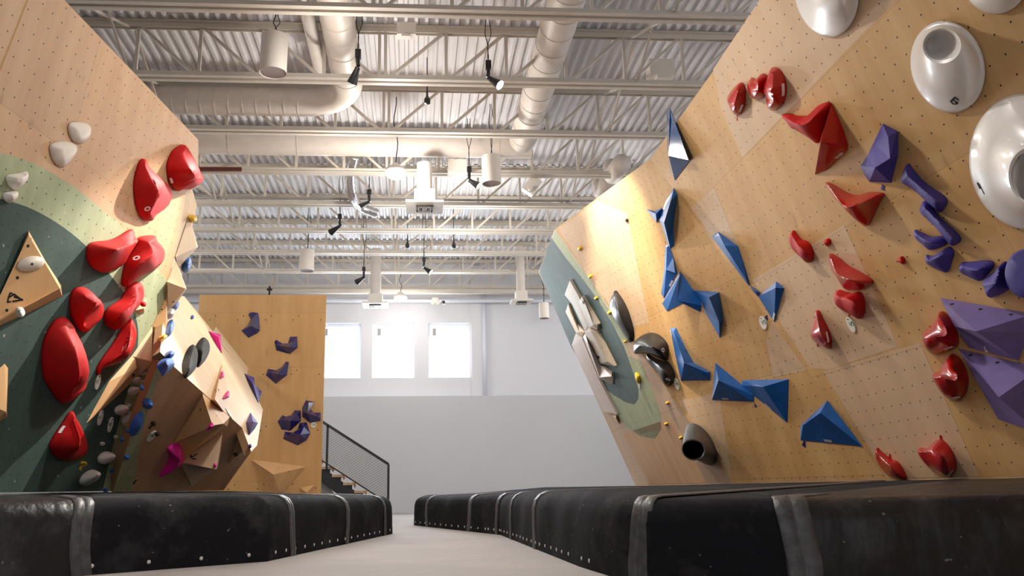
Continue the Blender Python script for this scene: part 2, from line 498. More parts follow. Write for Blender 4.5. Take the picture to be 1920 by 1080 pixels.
# return face behind the free edge
bk = [PL.at(348, 360), PL.at(330, 470), PL.at(317, 519)]
def far(x, y, k): return EYE + (PL.at(x, y) - EYE) * k
pts = [PL.at(372, 348), PL.at(348, 360), PL.at(317, 519), far(330, 560, 1.06), far(352, 470, 1.07), far(371, 385, 1.07)]
PR = Plane(pts[1], (pts[2] - pts[1]).cross(pts[4] - pts[1]))
wpanel('side_panel', PR, pts, 'plyU', wlf, thick=0.08, z=-0.002)
# near return panel at the top left corner of the view
e1, e2 = PL.at(80, -70), PL.at(-45, 250)
dnear = V((-0.75, -0.66, 0))
PQ = Plane(e1, (e2 - e1).cross(dnear))
n1 = e1 + dnear * 2.0; n2 = e2 + dnear * 2.0
wpanel('side_panel', PQ, [e1, e2, n2, n1], 'plyP', wlf, thick=0.05, z=0.01)

# folded boulder wall behind the left wall ---------------------------------
ww = empty('climbing_wall', 'folded plywood climbing wall with bright upper face beside the green wall', 'climbing wall', q1)
wb1, wb2 = rz(wl, PL.at(281, 724), zb), zbp(PW, (471, 847), (415, 925))
wb1 = PW.onto(wb1)
wpanel('lower_panel', PW, [wb1, PW.at(242, 825), PW.at(281, 724), PW.at(300, 680), PW.at(327, 688), PW.at(379, 736), PW.at(454, 802), PW.at(471, 847), wb2], 'plyW', ww)
wpanel('painted_field', PW, [wb1, PW.at(242, 825), PW.at(281, 724), PW.at(296, 684), PW.at(304, 684), PW.at(280, 760), PW.at(266, 817), zbp(PW, (266, 817), (247, 929))], 'lgreen', ww, thick=0.0008, z=0.0012, edge='lgreen')
usil = [(345, 555), (400, 622), (420, 650), (463, 703), (493, 768), (482, 835), (471, 847)]
wpanel('upper_panel', PU, px(PU, usil + [(454, 802), (327, 688), (300, 660), (310, 560)]), 'plyU', ww)
# bright bevel along the far edge
ub = px(PU, [(400, 622), (420, 652), (463, 703)]); bv = [EYE + (PU.at(x, y) - EYE) * 1.05 for x, y in ((466, 690), (404, 612))]
PV = Plane(ub[0], (ub[2] - ub[0]).cross(bv[0] - ub[0]))
wpanel('edge_panel', PV, ub + bv, 'plyU', ww, thick=0.03, z=-0.004)

# free-standing back panel ---------------------------------------------------
wp = empty('climbing_wall', 'upright golden plywood panel with indigo holds in front of the far wall', 'climbing wall', PP.at(500, 925))
pt = px(PP, [(374, 555), (612, 553)]); zt = pt[1].z
xb = PP.at(598, 925).x; xl = pt[0].x
bx0, bx1 = xl, pt[1].x
pp_poly = [V((bx0, 18.2, zt)), V((bx1, 18.2, zt)), V((bx1, 18.2, 0.02)), V((bx0, 18.2, 0.02))]
wpanel('wall_panel', PP, pp_poly, 'plyP', wp, thick=0.03)
bm = bmesh.new(); box(bm, (bx0 + 0.02, 18.24, 0.02), (bx1 - 0.02, 18.42, zt - 0.02))
o = from_bm('support_frame', bm, M['wallw']); o.parent = wp; o.matrix_parent_inverse = Matrix.Translation(-V(wp.location))


# ------------------------------------------------------------------ holds
def resample(pts, n):
    L = [0.0]
    for a, b in zip(pts, pts[1:]): L.append(L[-1] + math.dist(a, b))
    out = []; j = 0
    for k in range(n):
        t = L[-1] * k / (n - 1)
        while j < len(pts) - 2 and L[j + 1] < t: j += 1
        s = 0 if L[j + 1] == L[j] else (t - L[j]) / (L[j + 1] - L[j])
        out.append(tuple(a + (b - a) * s for a, b in zip(pts[j], pts[j + 1])))
    return out


def conv(pts, z):
    if z is None: return [tuple(p) for p in pts]
    x0, y0, s = z
    return [(x0 + p[0] * s, y0 + p[1] * s) + tuple(p[2:]) for p in pts]


GAP = 0.0035
BV = {}


def mesh_obj(name, bm, plane, mat, root=None, smooth=False, bevel=0.0):
    uvl = bm.loops.layers.uv.new('UVMap')
    bmesh.ops.recalc_face_normals(bm, faces=bm.faces)
    for f in bm.faces:
        f.smooth = smooth; n = f.normal
        h = V((0, 0, 1)).cross(n)
        h = h.normalized() if h.length > 1e-3 else V((1, 0, 0)); s_ = n.cross(h)
        for l in f.loops: l[uvl].uv = (l.vert.co.dot(h), l.vert.co.dot(s_))
    BV[name] = BVHTree.FromBMesh(bm)
    o = from_bm('x', bm, M[mat], None, smooth)
    o.data.materials.clear(); o.data.materials.append(M[mat])
    if bevel:
        b = o.modifiers.new('bevel', 'BEVEL'); b.width = bevel; b.segments = 2; b.limit_method = 'ANGLE'; b.angle_limit = math.radians(12)
    return o


COUNT = [0]


def finish(o, name, label, cat, group, key):
    o.name = name; o.data.name = name
    c = sum((o.matrix_world @ v.co for v in o.data.vertices), V()) / max(1, len(o.data.vertices))
    o.data.transform(Matrix.Translation(-c)); o.location = c
    tag(o, label, cat, group)
    BV[o.as_pointer()] = BV.pop(key)
    return o


def hold(label, plane, outline, spine, mat, z=None, smooth=True, p=2.0, lip=0.012, bevel=0.008, name='climbing_hold', cat='climbing hold', group=None, rings=8, base=GAP):
    """outline: pixels of the visible edge (optional height), spine: ridge pixels with heights above the wall"""
    ol = conv(outline, z); sp = conv(spine, z)
    ol = [q if len(q) > 2 else q + (lip,) for q in ol]
    bm = bmesh.new()
    if smooth:
        ol = smooth_poly(ol, max(3, 64 // len(ol)), True)
        if len(sp) > 1: sp = resample(smooth_poly(sp, 6), 14)
    O = [plane.at(x, y, h + base) for x, y, h in ol]; T = [plane.at(x, y, h + base) for x, y, h in sp]
    n = len(O)
    ix = [min(range(len(T)), key=lambda k: (plane.onto(T[k]) - plane.onto(q)).length) for q in O]
    low = [bm.verts.new(plane.onto(q, base)) for q in O]
    if smooth:
        w = max(1, n // 14); m_ = len(T)
        tv = [sum(ix[(i + k) % n] for k in range(-w, w + 1)) / (2 * w + 1) for i in range(n)]
        def at_t(t):
            a = min(int(t), m_ - 1); b = min(a + 1, m_ - 1); return T[a].lerp(T[b], t - a)
        E = [at_t(t) for t in tv]
        prev = low
        for r in range(rings + 1):
            t = r / rings
            cur = []
            for i, q in enumerate(O):
                e = E[i]; hq = (q - plane.P).dot(plane.n); he = (e - plane.P).dot(plane.n)
                b = plane.onto(q).lerp(plane.onto(e), t)
                cur.append(bm.verts.new(b + plane.n * (hq + (he - hq) * (1 - (1 - t) ** p))))
            for i in range(n): bm.faces.new((prev[i], prev[(i + 1) % n], cur[(i + 1) % n], cur[i]))
            prev = cur
        if m_ > 1:
            for i in range(n):
                a, b = tv[i], tv[(i + 1) % n]
                if a > b: a, b = b, a
                ks = [k for k in range(m_) if a + 1e-4 < k < b - 1e-4]
                if ks:
                    pts_ = [at_t(a)] + [T[k] for k in ks] + [at_t(b)]
                    vs_ = [bm.verts.new(q) for q in pts_]
                    for u_ in range(1, len(vs_) - 1): bm.faces.new((vs_[0], vs_[u_], vs_[u_ + 1]))
        bm.faces.new(low[::-1])
        bmesh.ops.remove_doubles(bm, verts=bm.verts, dist=0.0006)
        bmesh.ops.dissolve_degenerate(bm, edges=bm.edges, dist=0.0004)
        bmesh.ops.triangulate(bm, faces=[f for f in bm.faces if len(f.verts) > 4])
    else:
        up = [bm.verts.new(q) for q in O]; tv = [bm.verts.new(q) for q in T]
        bm.faces.new(low[::-1])
        for i in range(n):
            j = (i + 1) % n
            bm.faces.new((low[i], low[j], up[j], up[i]))
            a, b = ix[i], ix[j]; st = 1 if b > a else -1
            k = a
            while k != b:
                bm.faces.new((up[i], tv[k + st], tv[k])); k += st
            bm.faces.new((up[i], up[j], tv[b]))
        bmesh.ops.remove_doubles(bm, verts=bm.verts, dist=0.0006)
    COUNT[0] += 1; key = 'tmp%d' % COUNT[0]
    o = mesh_obj(key, bm, plane, mat, smooth=smooth, bevel=0 if smooth else bevel)
    return finish(o, name, label, cat, group, key)


def vol(label, plane, outline, spine, mat='vol', z=None, **k):
    k.setdefault('lip', 0.004)
    return hold(label, plane, outline, spine, mat, z, smooth=False, name='climbing_volume', cat='climbing volume', **k)


def ell(cx, cy, rx, ry, a=0, n=20):
    a = math.radians(a)
    return [(cx + rx * math.cos(t) * math.cos(a) - ry * math.sin(t) * math.sin(a), cy + rx * math.cos(t) * math.sin(a) + ry * math.sin(t) * math.cos(a)) for t in (2 * math.pi * i / n for i in range(n))]


def blob(label, plane, c, rx, ry, ang, h, mat, z=None, peak=None, p=2.0, **k):
    """small rounded hold: elliptical outline, peak pixel"""
    x0, y0, s = z or (0, 0, 1)
    cx, cy = x0 + c[0] * s, y0 + c[1] * s
    pk = (x0 + peak[0] * s, y0 + peak[1] * s) if peak else (cx, cy)
    return hold(label, plane, ell(cx, cy, rx * s, ry * s, ang, 12), [(pk[0], pk[1], h)], mat, None, True, p, rings=5, **k)


def rings_hold(label, plane, rings, mat, z=None, mats=None, name='climbing_hold', seg=48, group=None):
    """stack of ellipses (cx,cy,rx,ry,angle,height)"""
    bm = bmesh.new(); prev = None; x0, y0, s = z or (0, 0, 1)
    for (cx, cy, rx, ry, a, h) in rings:
        cur = [bm.verts.new(plane.at(x, y, h + GAP)) for x, y in ell(x0 + cx * s, y0 + cy * s, rx * s, ry * s, a, seg)]
        if prev:
            for i in range(seg): bm.faces.new((prev[i], prev[(i + 1) % seg], cur[(i + 1) % seg], cur[i]))
        else:
            bm.faces.new(cur[::-1])
        prev = cur
    bm.faces.new(prev)
    COUNT[0] += 1; key = 'tmp%d' % COUNT[0]
    o = mesh_obj(key, bm, plane, mat, smooth=True)
    o.data.set_sharp_from_angle(angle=math.radians(40))
    return finish(o, name, label, 'climbing hold', group, key)


def hit(host, x, y):
    d = ray(x, y).normalized(); loc, n, i, ds = BV[host.as_pointer()].ray_cast(EYE, d)
    if loc is None: return None, None
    if n.dot(d) > 0: n = -n
    return loc, n


def hplane(host, x, y, z=None):
    if z: x, y = z[0] + x * z[2], z[1] + y * z[2]
    loc, n = hit(host, x, y)
    if loc is None: return None
    return Plane(loc, n)


def stroke(host, lines, w, mat='mark', z=None, name='printed_mark', lift=0.0025, label=None):
    """flat ink strokes following pixels on the host's surface, one mesh"""
    bm = bmesh.new(); ok = False
    for ln in lines:
        pts = conv(ln, z); P = []
        for a, b in zip(pts, pts[1:]):
            m = max(1, int(math.dist(a, b) / 3))
            for k in range(m): P.append((a[0] + (b[0] - a[0]) * k / m, a[1] + (b[1] - a[1]) * k / m))
        P.append(pts[-1])
        Q = [hit(host, *q) for q in P]; Q = [q for q in Q if q[0] is not None]
        for (a, na), (b, nb_) in zip(Q, Q[1:]):
            d = b - a
            if d.length < 1e-5 or d.length > 0.3: continue
            d.normalize(); s_ = na.cross(d).normalized() * (w / 2); e = d * (w * 0.4)
            f = [bm.verts.new(q) for q in (a - e + s_ + na * lift, a - e - s_ + na * lift, b + e - s_ + nb_ * lift, b + e + s_ + nb_ * lift)]
            bm.faces.new(f); ok = True
    if not ok: bm.free(); return None
    o = from_bm(name, bm, M[mat])
    o.data.transform(Matrix.Translation(-host.location)); o.parent = host
    if label: o['label'] = label
    if name == 'chalk_streak': o['kind'] = 'stuff'
    return o


def dot(host, x, y, r, mat='blackin', z=None, name='bolt_hole', ring=False):
    if z: x, y = z[0] + x * z[2], z[1] + y * z[2]
    loc, n = hit(host, x, y)
    if loc is None: return
    bm = bmesh.new()
    if ring: lathe(bm, loc, [(r * 0.5, 0.003), (r * 0.5, 0.004), (r, 0.004), (r, 0.0025)], n, 14)
    else: lathe(bm, loc, [(r, 0.0015), (r, 0.003), (0, 0.003)], n, 10)
    o = from_bm(name, bm, M[mat]); o.data.transform(Matrix.Translation(-host.location)); o.parent = host
    return o



def as_hold(o):
    o.name = 'climbing_hold'; o['category'] = 'climbing hold'; return o


def proj(p):
    v = p - EYE; return 960 + DX + F * v.dot(RT) / v.dot(FW), 540 - F * v.dot(UP) / v.dot(FW)


# ------------------------------------------------------------------ holds on the right wall
ZA = (1200, 340, .2961); ZB = (1200, 500, .35195); ZC = (1130, 520, .2038); ZD = (1460, 400, .2592); ZE = (1350, 100, .2222)
ZF = (1680, 280, .2778); ZG = (1700, 540, .25); ZH = (1440, 100, .3519); ZI = (1400, 0, .2778); ZJ = (1000, 500, .2778)
ZK = (440, 570, .2594); ZL = (290, 640, .2686); ZM = (130, 720, .1944); ZN = (200, 600, .1482); ZO = (240, 260, .1482)
ZP = (150, 420, .1204); ZQ = (80, 520, .2315); ZR = (0, 430, .1759); ZS = (200, 380, .2963); ZT = (0, 560, .3704)
ZU = (0, 200, .3704); ZV = (1500, 560, .3333); ZX = (980, 380, .2963); ZY = (1080, 600, .2963); ZZ = (1200, 180, .3519)

# blue volumes, top to bottom
b1 = vol('glossy dark blue kite volume jutting above the top edge of the wall', PA, [(160, 65), (270, 340), (185, 450), (160, 408), (145, 315), (143, 92)], [(158, 130, .05), (152, 318, .14), (258, 342, .12)], 'blueg', ZZ)
b2 = vol('long blue boomerang volume hanging below the glossy blue kite', PB, [(212, 43), (236, 85), (211, 270), (213, 410), (190, 425), (178, 400), (146, 300), (120, 240), (165, 120)], [(212, 60, .04), (196, 120, .14), (152, 262, .22), (186, 400, .05)], 'blue', ZA)
b3 = vol('small blue fishtail volume left of the long blue boomerang', PB, [(38, 175), (88, 190), (140, 170), (128, 215), (105, 262), (70, 215)], [(100, 207, .1)], 'blue', ZA)
b4 = vol('upright blue paddle volume above the blue pyramid', PB, [(160, 405), (182, 402), (210, 480), (235, 580), (150, 740), (133, 710), (152, 560)], [(170, 420, .02), (165, 560, .06), (222, 580, .06)], 'blue', ZA)
b5 = vol('blue three-sided pyramid volume in the middle of the blue line', PB, [(253, 570), (330, 680), (388, 785), (383, 828), (272, 772), (170, 822), (140, 775), (190, 680)], [(250, 600, .1), (235, 755, .3)], 'blue', ZA)
b6 = vol('dark blue wing volume pointing down, right of the blue pyramid', PB, [(335, 690), (500, 702), (525, 880), (505, 992), (390, 790)], [(437, 735, .22), (500, 890, .1)], 'blue', ZA)
b7 = vol('blue boot-shaped volume right of the black shells', PB, [(160, 330), (190, 325), (240, 430), (285, 512), (372, 560), (370, 605), (218, 608), (190, 480)], [(180, 345, .04), (235, 512, .2), (360, 566, .05)], 'blue', ZB)
b8 = vol('blue sail volume with a chalky tip, lower middle of the right wall', PB, [(400, 512), (500, 595), (605, 685), (605, 720), (383, 710)], [(418, 605, .2)], 'blue', ZB)
b9 = vol('blue arrowhead volume touching the right tip of the blue sail', PB, [(545, 605), (790, 600), (783, 832), (610, 690), (541, 632)], [(655, 640, .2)], 'blue', ZB)
b10 = vol('big blue wedge volume low on the right wall above the mat', PB, [(997, 713), (1184, 958), (855, 925), (853, 850)], [(960, 778, .16), (868, 845, .08)], 'blue', ZB)
b11 = vol('long blue shard volume with chalky top on the fold of the wall', PA, [(415, 725), (520, 800), (560, 920), (580, 1012), (480, 880), (383, 750)], [(425, 745, .05), (450, 797, .14), (570, 985, .03)], 'blue', ZZ)
b12 = vol('blue shield volume beside the fold with an oval tag below it', PA, [(725, 80), (766, 115), (740, 210), (715, 297), (630, 160)], [(722, 112, .07)], 'blue', ZB)
vol('thin chalk-grey blue shard joining the long shard to the blue shield', PA, [(583, 98), (640, 138), (628, 160), (600, 130)], [(615, 130, .05)], 'blue', ZB)
for h_, ln in ((b4, [[(190, 660), (205, 630)]]), (b5, [[(228, 625), (243, 600)]]), (b6, [[(390, 775), (408, 815)]])):
    stroke(h_, ln, .03, 'logo', ZA, 'logo')
for h_, ln in ((b8, [[(440, 703), (468, 704)]]), (b9, [[(668, 732), (694, 754)]]), (b10, [[(985, 925), (1018, 929)]]), (b12, [[(716, 250), (710, 278)]]), (b7, [[(163, 340), (168, 365)]])):
    stroke(h_, ln, .03, 'logo', ZB, 'logo')

# glossy red holds
G = 'redg'
a1 = hold('small glossy red teardrop hold, leftmost at the top of the right wall', PA, [(165, 248), (195, 265), (210, 340), (205, 440), (175, 510), (145, 525), (110, 510), (80, 450), (58, 390), (75, 345), (120, 285)], [(155, 330, .1), (130, 430, .12)], G, ZE)
a2 = hold('glossy red horned hold behind the long red oval', PA, [(265, 210), (300, 220), (350, 172), (395, 200), (402, 300), (380, 360), (340, 390), (300, 395), (250, 350), (228, 290), (232, 250)], [(320, 260, .12), (320, 310, .12)], G, ZE)
a3 = hold('glossy red bean-shaped oval at the top of the right wall', PA, [(450, 118), (500, 140), (545, 230), (555, 320), (530, 420), (480, 475), (430, 482), (395, 450), (385, 390), (398, 330), (362, 285), (400, 200), (420, 140)], [(450, 180, .1), (445, 300, .16), (450, 410, .12)], G, ZE)
a4 = hold('matte red horn-shaped hold left of the glossy red fin', PA, [(520, 520), (590, 512), (640, 528), (740, 522), (830, 440), (925, 420), (905, 560), (832, 752), (750, 715), (640, 645), (600, 630), (560, 580)], [(560, 545, .06), (690, 608, .2), (840, 510, .2), (905, 440, .1)], 'red', ZE, p=1.2)
a5 = vol('large glossy red fin hold with sharp vertical ridge', PA, [(942, 420), (1030, 620), (1078, 770), (1075, 815), (1050, 845), (900, 985), (800, 1025), (822, 860), (850, 700)], [(848, 750, .26), (1050, 785, .12)], G, ZE)
as_hold(a5)
a6 = hold('glossy red saddle-shaped hold under the red fin', PA, [(305, 690), (340, 700), (420, 745), (470, 757), (540, 740), (615, 750), (590, 800), (540, 905), (520, 920), (490, 905), (380, 800), (330, 740)], [(325, 705, .08), (400, 810, .18), (450, 815, .22), (600, 757, .12)], G, ZH, p=1.3)
a7 = hold('red drooping hold with glossy lower half beside a pale sheet corner', PA, [(100, 125), (125, 150), (160, 190), (210, 210), (240, 260), (248, 320), (235, 350), (200, 355), (150, 310), (100, 260), (80, 220), (75, 170)], [(100, 170, .06), (160, 250, .15), (215, 300, .12)], 'red', ZD)
hold('tiny red knob on the pale plywood sheet', PA, [(335, 190), (360, 185), (372, 210), (362, 236), (338, 232), (327, 212)], [(350, 205, .05)], 'red', ZD)
a9 = hold('glossy red trough-shaped hold right of the tiny red knob', PA, [(365, 297), (420, 315), (500, 380), (600, 435), (678, 490), (650, 530), (600, 555), (480, 550), (440, 490), (400, 440), (375, 390)], [(382, 330, .08), (430, 440, .17), (560, 490, .24), (650, 495, .12)], G, ZD, p=1.4)
a10 = hold('matte red two-lobed hold with an oval tag hanging below', PA, [(430, 555), (470, 566), (520, 580), (580, 568), (610, 610), (620, 680), (610, 740), (580, 765), (540, 745), (430, 680), (405, 620), (408, 580)], [(445, 605, .13), (540, 640, .18), (575, 710, .14)], 'red', ZD)
a11 = hold('glossy red gourd-shaped hold with white print, left on the pale sheet', PA, [(265, 705), (290, 710), (320, 770), (350, 830), (378, 920), (375, 970), (355, 983), (320, 965), (250, 920), (232, 880), (240, 840), (258, 810), (260, 740)], [(276, 730, .05), (300, 860, .17), (345, 945, .1)], G, ZD)
hold('tiny red triangular knob left of the indigo holds', PA, [(858, 342), (885, 312), (905, 340), (906, 368), (880, 360)], [(888, 342, .05)], 'red', ZD)
a13 = hold('glossy red bell-shaped hold touching the upper lilac volume', PA, [(245, 178), (275, 185), (320, 235), (360, 300), (380, 380), (375, 430), (330, 465), (270, 485), (215, 502), (165, 480), (135, 420), (122, 350), (150, 310), (205, 265), (230, 200)], [(260, 230, .12), (300, 350, .22), (180, 370, .16)], G, ZG)
a14 = hold('glossy red kidney-shaped hold left of the lower lilac volume', PA, [(340, 495), (390, 530), (430, 600), (455, 690), (440, 780), (400, 835), (370, 850), (320, 840), (270, 790), (215, 700), (200, 640), (270, 620), (300, 570), (310, 515)], [(355, 560, .12), (375, 690, .24), (260, 670, .16)], G, ZG)
a15 = hold('red claw-shaped hold low by the mat, right of the blue wedge', PA, [(432, 840), (450, 860), (510, 905), (545, 920), (580, 970), (593, 1020), (520, 1012), (460, 960), (430, 910), (422, 860)], [(440, 875, .06), (530, 960, .16)], G, ZV)
a16 = hold('glossy red heart-shaped hold lowest on the right, just above the mat', PA, [(775, 795), (800, 800), (845, 850), (870, 910), (875, 960), (850, 1000), (820, 1005), (750, 975), (690, 910), (663, 860), (670, 840), (720, 845), (755, 805)], [(690, 865, .1), (800, 880, .2), (835, 960, .12)], G, ZV)
stroke(a1, [[(166, 485), (185, 440)]], .025, 'logo', ZE, 'logo')
stroke(a3, [[(530, 265), (532, 290)], [(532, 297), (533, 320)], [(533, 326), (531, 350)]], .03, 'logo', ZE, 'logo')
stroke(a5, [[(985, 878), (1028, 842)]], .03, 'logo', ZE, 'logo')
stroke(a11, [[(346, 865), (350, 885)], [(351, 890), (355, 905)], [(355, 909), (357, 925)]], .03, 'logo', ZD, 'logo')
stroke(a13, [[(285, 457), (335, 440)]], .03, 'logo', ZG, 'logo')
stroke(a14, [[(335, 828), (385, 816)]], .03, 'logo', ZG, 'logo')
stroke(a16, [[(835, 990), (855, 970)]], .03, 'logo', ZV, 'logo')

# white bowl-shaped macros
w2 = rings_hold('glossy white oval bowl hold with black mark, whole in view', PA, [(1777, 125, 69, 87, -14, 0), (1777, 125, 69, 87, -14, .03), (1777, 125, 66, 84, -14, .045), (1776, 124, 62, 79, -14, .05), (1774, 116, 52, 64, -14, .16), (1769, 98, 42, 45, -14, .24), (1766, 86, 36, 33, -10, .27), (1765, 84, 33, 29, -10, .26), (1764, 82, 27, 23, -10, .17), (1763, 80, 16, 14, -10, .13), (1763, 80, 3, 3, 0, .12)], 'white')
stroke(w2, [[(1783, 190), (1791, 182)], [(1783, 190), (1788, 195)], [(1787, 186), (1795, 193)], [(1791, 182), (1797, 187)], [(1792, 195), (1795, 191)]], .014, 'mark', name='printed_mark')
w1 = rings_hold('glossy white oval bowl hold cut by the top of the view, nearest the ceiling edge', PA, [(1549, -18, 60, 88, -8, 0), (1549, -18, 60, 88, -8, .03), (1549, -19, 57, 84, -8, .045), (1549, -20, 54, 80, -8, .05), (1549, -30, 42, 60, -8, .15), (1548, -45, 30, 36, -8, .2), (1548, -50, 4, 4, 0, .2)], 'white')
w3 = rings_hold('very large glossy white funnel hold with dark hollow centre', PA, [(1926, 303, 109, 128, -6, 0), (1926, 303, 109, 128, -6, .03), (1926, 303, 105, 124, -6, .05), (1927, 304, 99, 117, -6, .055), (1930, 312, 78, 92, -6, .2), (1934, 324, 54, 66, -6, .3), (1936, 330, 45, 54, -6, .32), (1937, 331, 41, 49, -6, .31)], 'white')
wi = rings_hold('x', PA, [(1937, 331, 41, 49, -6, .31), (1938, 333, 38, 46, -6, .1), (1939, 334, 34, 42, -6, .03)], 'cylb')
wi.name = 'hollow'; wi.data.name = 'hollow'
for k in ('label', 'category'): del wi[k]
wi.location = wi.location - w3.location; wi.parent = w3
stroke(w3, [[(1837, 346), (1845, 362)], [(1834, 344), (1838, 352)]], .02, 'mark', name='printed_mark')
w4 = rings_hold('glossy white oval hold peeking in at the top right corner', PA, [(1866, -40, 62, 66, 0, 0), (1866, -40, 62, 66, 0, .03), (1866, -41, 58, 62, 0, .045), (1866, -48, 44, 46, 0, .15), (1866, -60, 4, 4, 0, .2)], 'white')

# indigo holds on the right wall
I_ = 'indigo'
i1 = vol('big faceted indigo block hold, topmost of the indigo group', PA, [(610, 375), (690, 415), (692, 540), (655, 690), (540, 685), (515, 650), (490, 600), (527, 550), (560, 480)], [(640, 445, .12), (650, 560, .2), (570, 610, .16)], I_, ZH)
as_hold(i1)
hold('long indigo pinch bar, upper of the two parallel bars', PA, [(75, 100), (110, 140), (190, 230), (310, 310), (340, 360), (300, 425), (270, 410), (200, 350), (120, 275), (35, 220), (45, 160)], [(80, 180, .08), (200, 285, .12), (300, 365, .12)], I_, ZF, p=1.6)
hold('long indigo pinch bar, lower of the two parallel bars', PA, [(185, 350), (225, 370), (290, 460), (390, 550), (433, 610), (385, 652), (345, 625), (270, 530), (165, 430), (165, 390)], [(200, 400, .08), (290, 490, .12), (385, 600, .12)], I_, ZF, p=1.6)
hold('indigo leaf-shaped hold left of the lower pinch bar', PA, [(125, 545), (170, 565), (230, 590), (310, 590), (337, 640), (235, 680), (180, 645), (130, 600), (118, 570)], [(150, 580, .06), (230, 630, .14), (310, 620, .1)], I_, ZF, p=1.5)
hold('indigo wedge hold casting a shadow, under the leaf-shaped one', PA, [(350, 660), (385, 700), (370, 760), (345, 828), (300, 820), (235, 790), (200, 760), (200, 715), (230, 722), (270, 710)], [(225, 750, .08), (330, 720, .16), (330, 790, .14)], I_, ZF, p=1.3)
hold('indigo thumb-shaped hold with chalky end', PA, [(445, 765), (480, 762), (630, 755), (652, 800), (590, 870), (560, 890), (500, 865), (440, 835), (422, 800)], [(455, 795, .08), (560, 820, .15), (630, 785, .1)], I_, ZF, p=1.6)
hold('rounded dark indigo hold tucked beside the indigo disc', PA, [(725, 760), (745, 790), (735, 850), (760, 920), (740, 960), (650, 1000), (620, 990), (605, 940), (588, 900), (600, 870), (670, 820)], [(700, 820, .12), (670, 910, .18)], I_, ZF)
rings_hold('chalky indigo disc hold at the right edge of the view', PA, [(1924, 513, 40, 46, 0, 0), (1924, 513, 40, 46, 0, .14), (1924, 513, 37, 43, 0, .16), (1925, 514, 20, 22, 0, .165), (1925, 514, 3, 3, 0, .165)], I_)
# lilac volumes
v1 = vol('upper large lilac volume with pale top face, right edge of the wall', PA, [(250, 75), (950, 195), (930, 330), (835, 545), (465, 450), (370, 300)], [(360, 290, .06), (520, 325, .36), (940, 218, .34)], 'lilac', ZG, bevel=.02)
v2 = vol('lower large lilac volume with boxy end, right edge of the wall', PA, [(385, 455), (1000, 600), (1000, 1095), (685, 985)], [(420, 490, .06), (690, 820, .36), (990, 890, .36)], 'lilac', ZG, bevel=.02)
for xx, yy in ((340, 122), (553, 160), (782, 200)): dot(v1, xx, yy, .014, z=ZG)
for xx, yy in ((480, 505), (680, 560)): dot(v2, xx, yy, .014, z=ZG)
stroke(v1, [[(585, 440), (600, 490), (640, 498)], [(590, 455), (620, 490)]], .012, 'logo', ZG, 'logo')

# black shells
k1 = hold('tall scuffed black leaf-shaped shell on the fold, upper of the black holds', PB, [(110, 123), (150, 160), (210, 260), (255, 380), (280, 480), (283, 550), (270, 590), (240, 595), (215, 560), (155, 460), (88, 340), (66, 270), (70, 210)], [(110, 180, .08), (150, 330, .16), (240, 540, .06)], 'black', ZC)
k2 = hold('black half-dome shell with undercut lower edge, middle of the black holds', PB, [(430, 510), (500, 525), (560, 570), (595, 630), (600, 720), (585, 765), (540, 755), (410, 700), (300, 705), (285, 660), (290, 600), (350, 540)], [(350, 625, .2), (470, 640, .26), (555, 690, .14)], 'black', ZC, p=1.5)
k3 = hold('black curled shell under the half-dome, on the fold', PB, [(405, 705), (470, 740), (540, 765), (600, 780), (640, 840), (660, 900), (650, 960), (600, 1005), (575, 990), (540, 920), (460, 830), (410, 760)], [(455, 765, .1), (560, 850, .2), (610, 940, .12)], 'black', ZC)
for h_, q in ((k2, (552, 670)), (k3, (600, 938))): dot(h_, q[0], q[1], .035, 'logo', ZC, 'logo', True)
k4 = rings_hold('black conical pot-shaped hold with open mouth low on the fold', PC, [(792, 786, 150, 74, 58, 0), (788, 788, 144, 72, 58, .02), (768, 797, 112, 74, 52, .14), (752, 812, 84, 68, 36, .27), (744, 822, 77, 66, 20, .34), (744, 823, 70, 59, 20, .34), (756, 815, 50, 48, 20, .12), (760, 812, 20, 20, 0, .08)], 'black', ZY)

# small yellow footholds on the right wall
yel = [(PC, (425, 468), 13, 'small yellow foothold on the sage band, topmost'), (PC, (462, 606), 11, 'small yellow foothold on the sage band, second from the top'),
       (PC, (548, 697), 13, 'small yellow foothold left of the tall black shell'), (PC, (645, 880), 8, 'small yellow foothold under the tall black shell')]
blob('yellow foothold on bare plywood near the top corner of the right wall', PB, (360, 290), 14, 15, 20, .05, 'yellow', ZX)
for pl_, c, r, lb in yel: blob(lb, pl_, c, r, r, 0, .05, 'yellow', ZX, group='yellow footholds on the sage band')
hold('tall yellow hold on the sage band above its paper tag', PC, [(375, 332), (398, 352), (404, 390), (396, 402), (380, 385)], [(388, 370, .08)], 'yellow', ZY)
for c, lb in (((575, 526), 'tiny yellow foothold on brown plywood below the curled black shell'), ((567, 659), 'tiny yellow foothold at the seam of the brown plywood sheet'), ((660, 746), 'tiny yellow foothold left of the black pot-shaped hold')):
    blob(lb, PC, c, 10, 10, 0, .05, 'yellow', ZY, group='yellow footholds on the brown plywood')
blob('tiny black foothold in the bright spotlight patch', PB, (655, 112), 9, 11, 0, .04, 'black', ZX)
hold('curled paper tag below the tall yellow hold', PC, [(392, 398), (404, 402), (408, 432), (398, 428)], [(400, 414, .01)], 'tagw', ZY, lip=.006, name='route_tag', cat='route tag')

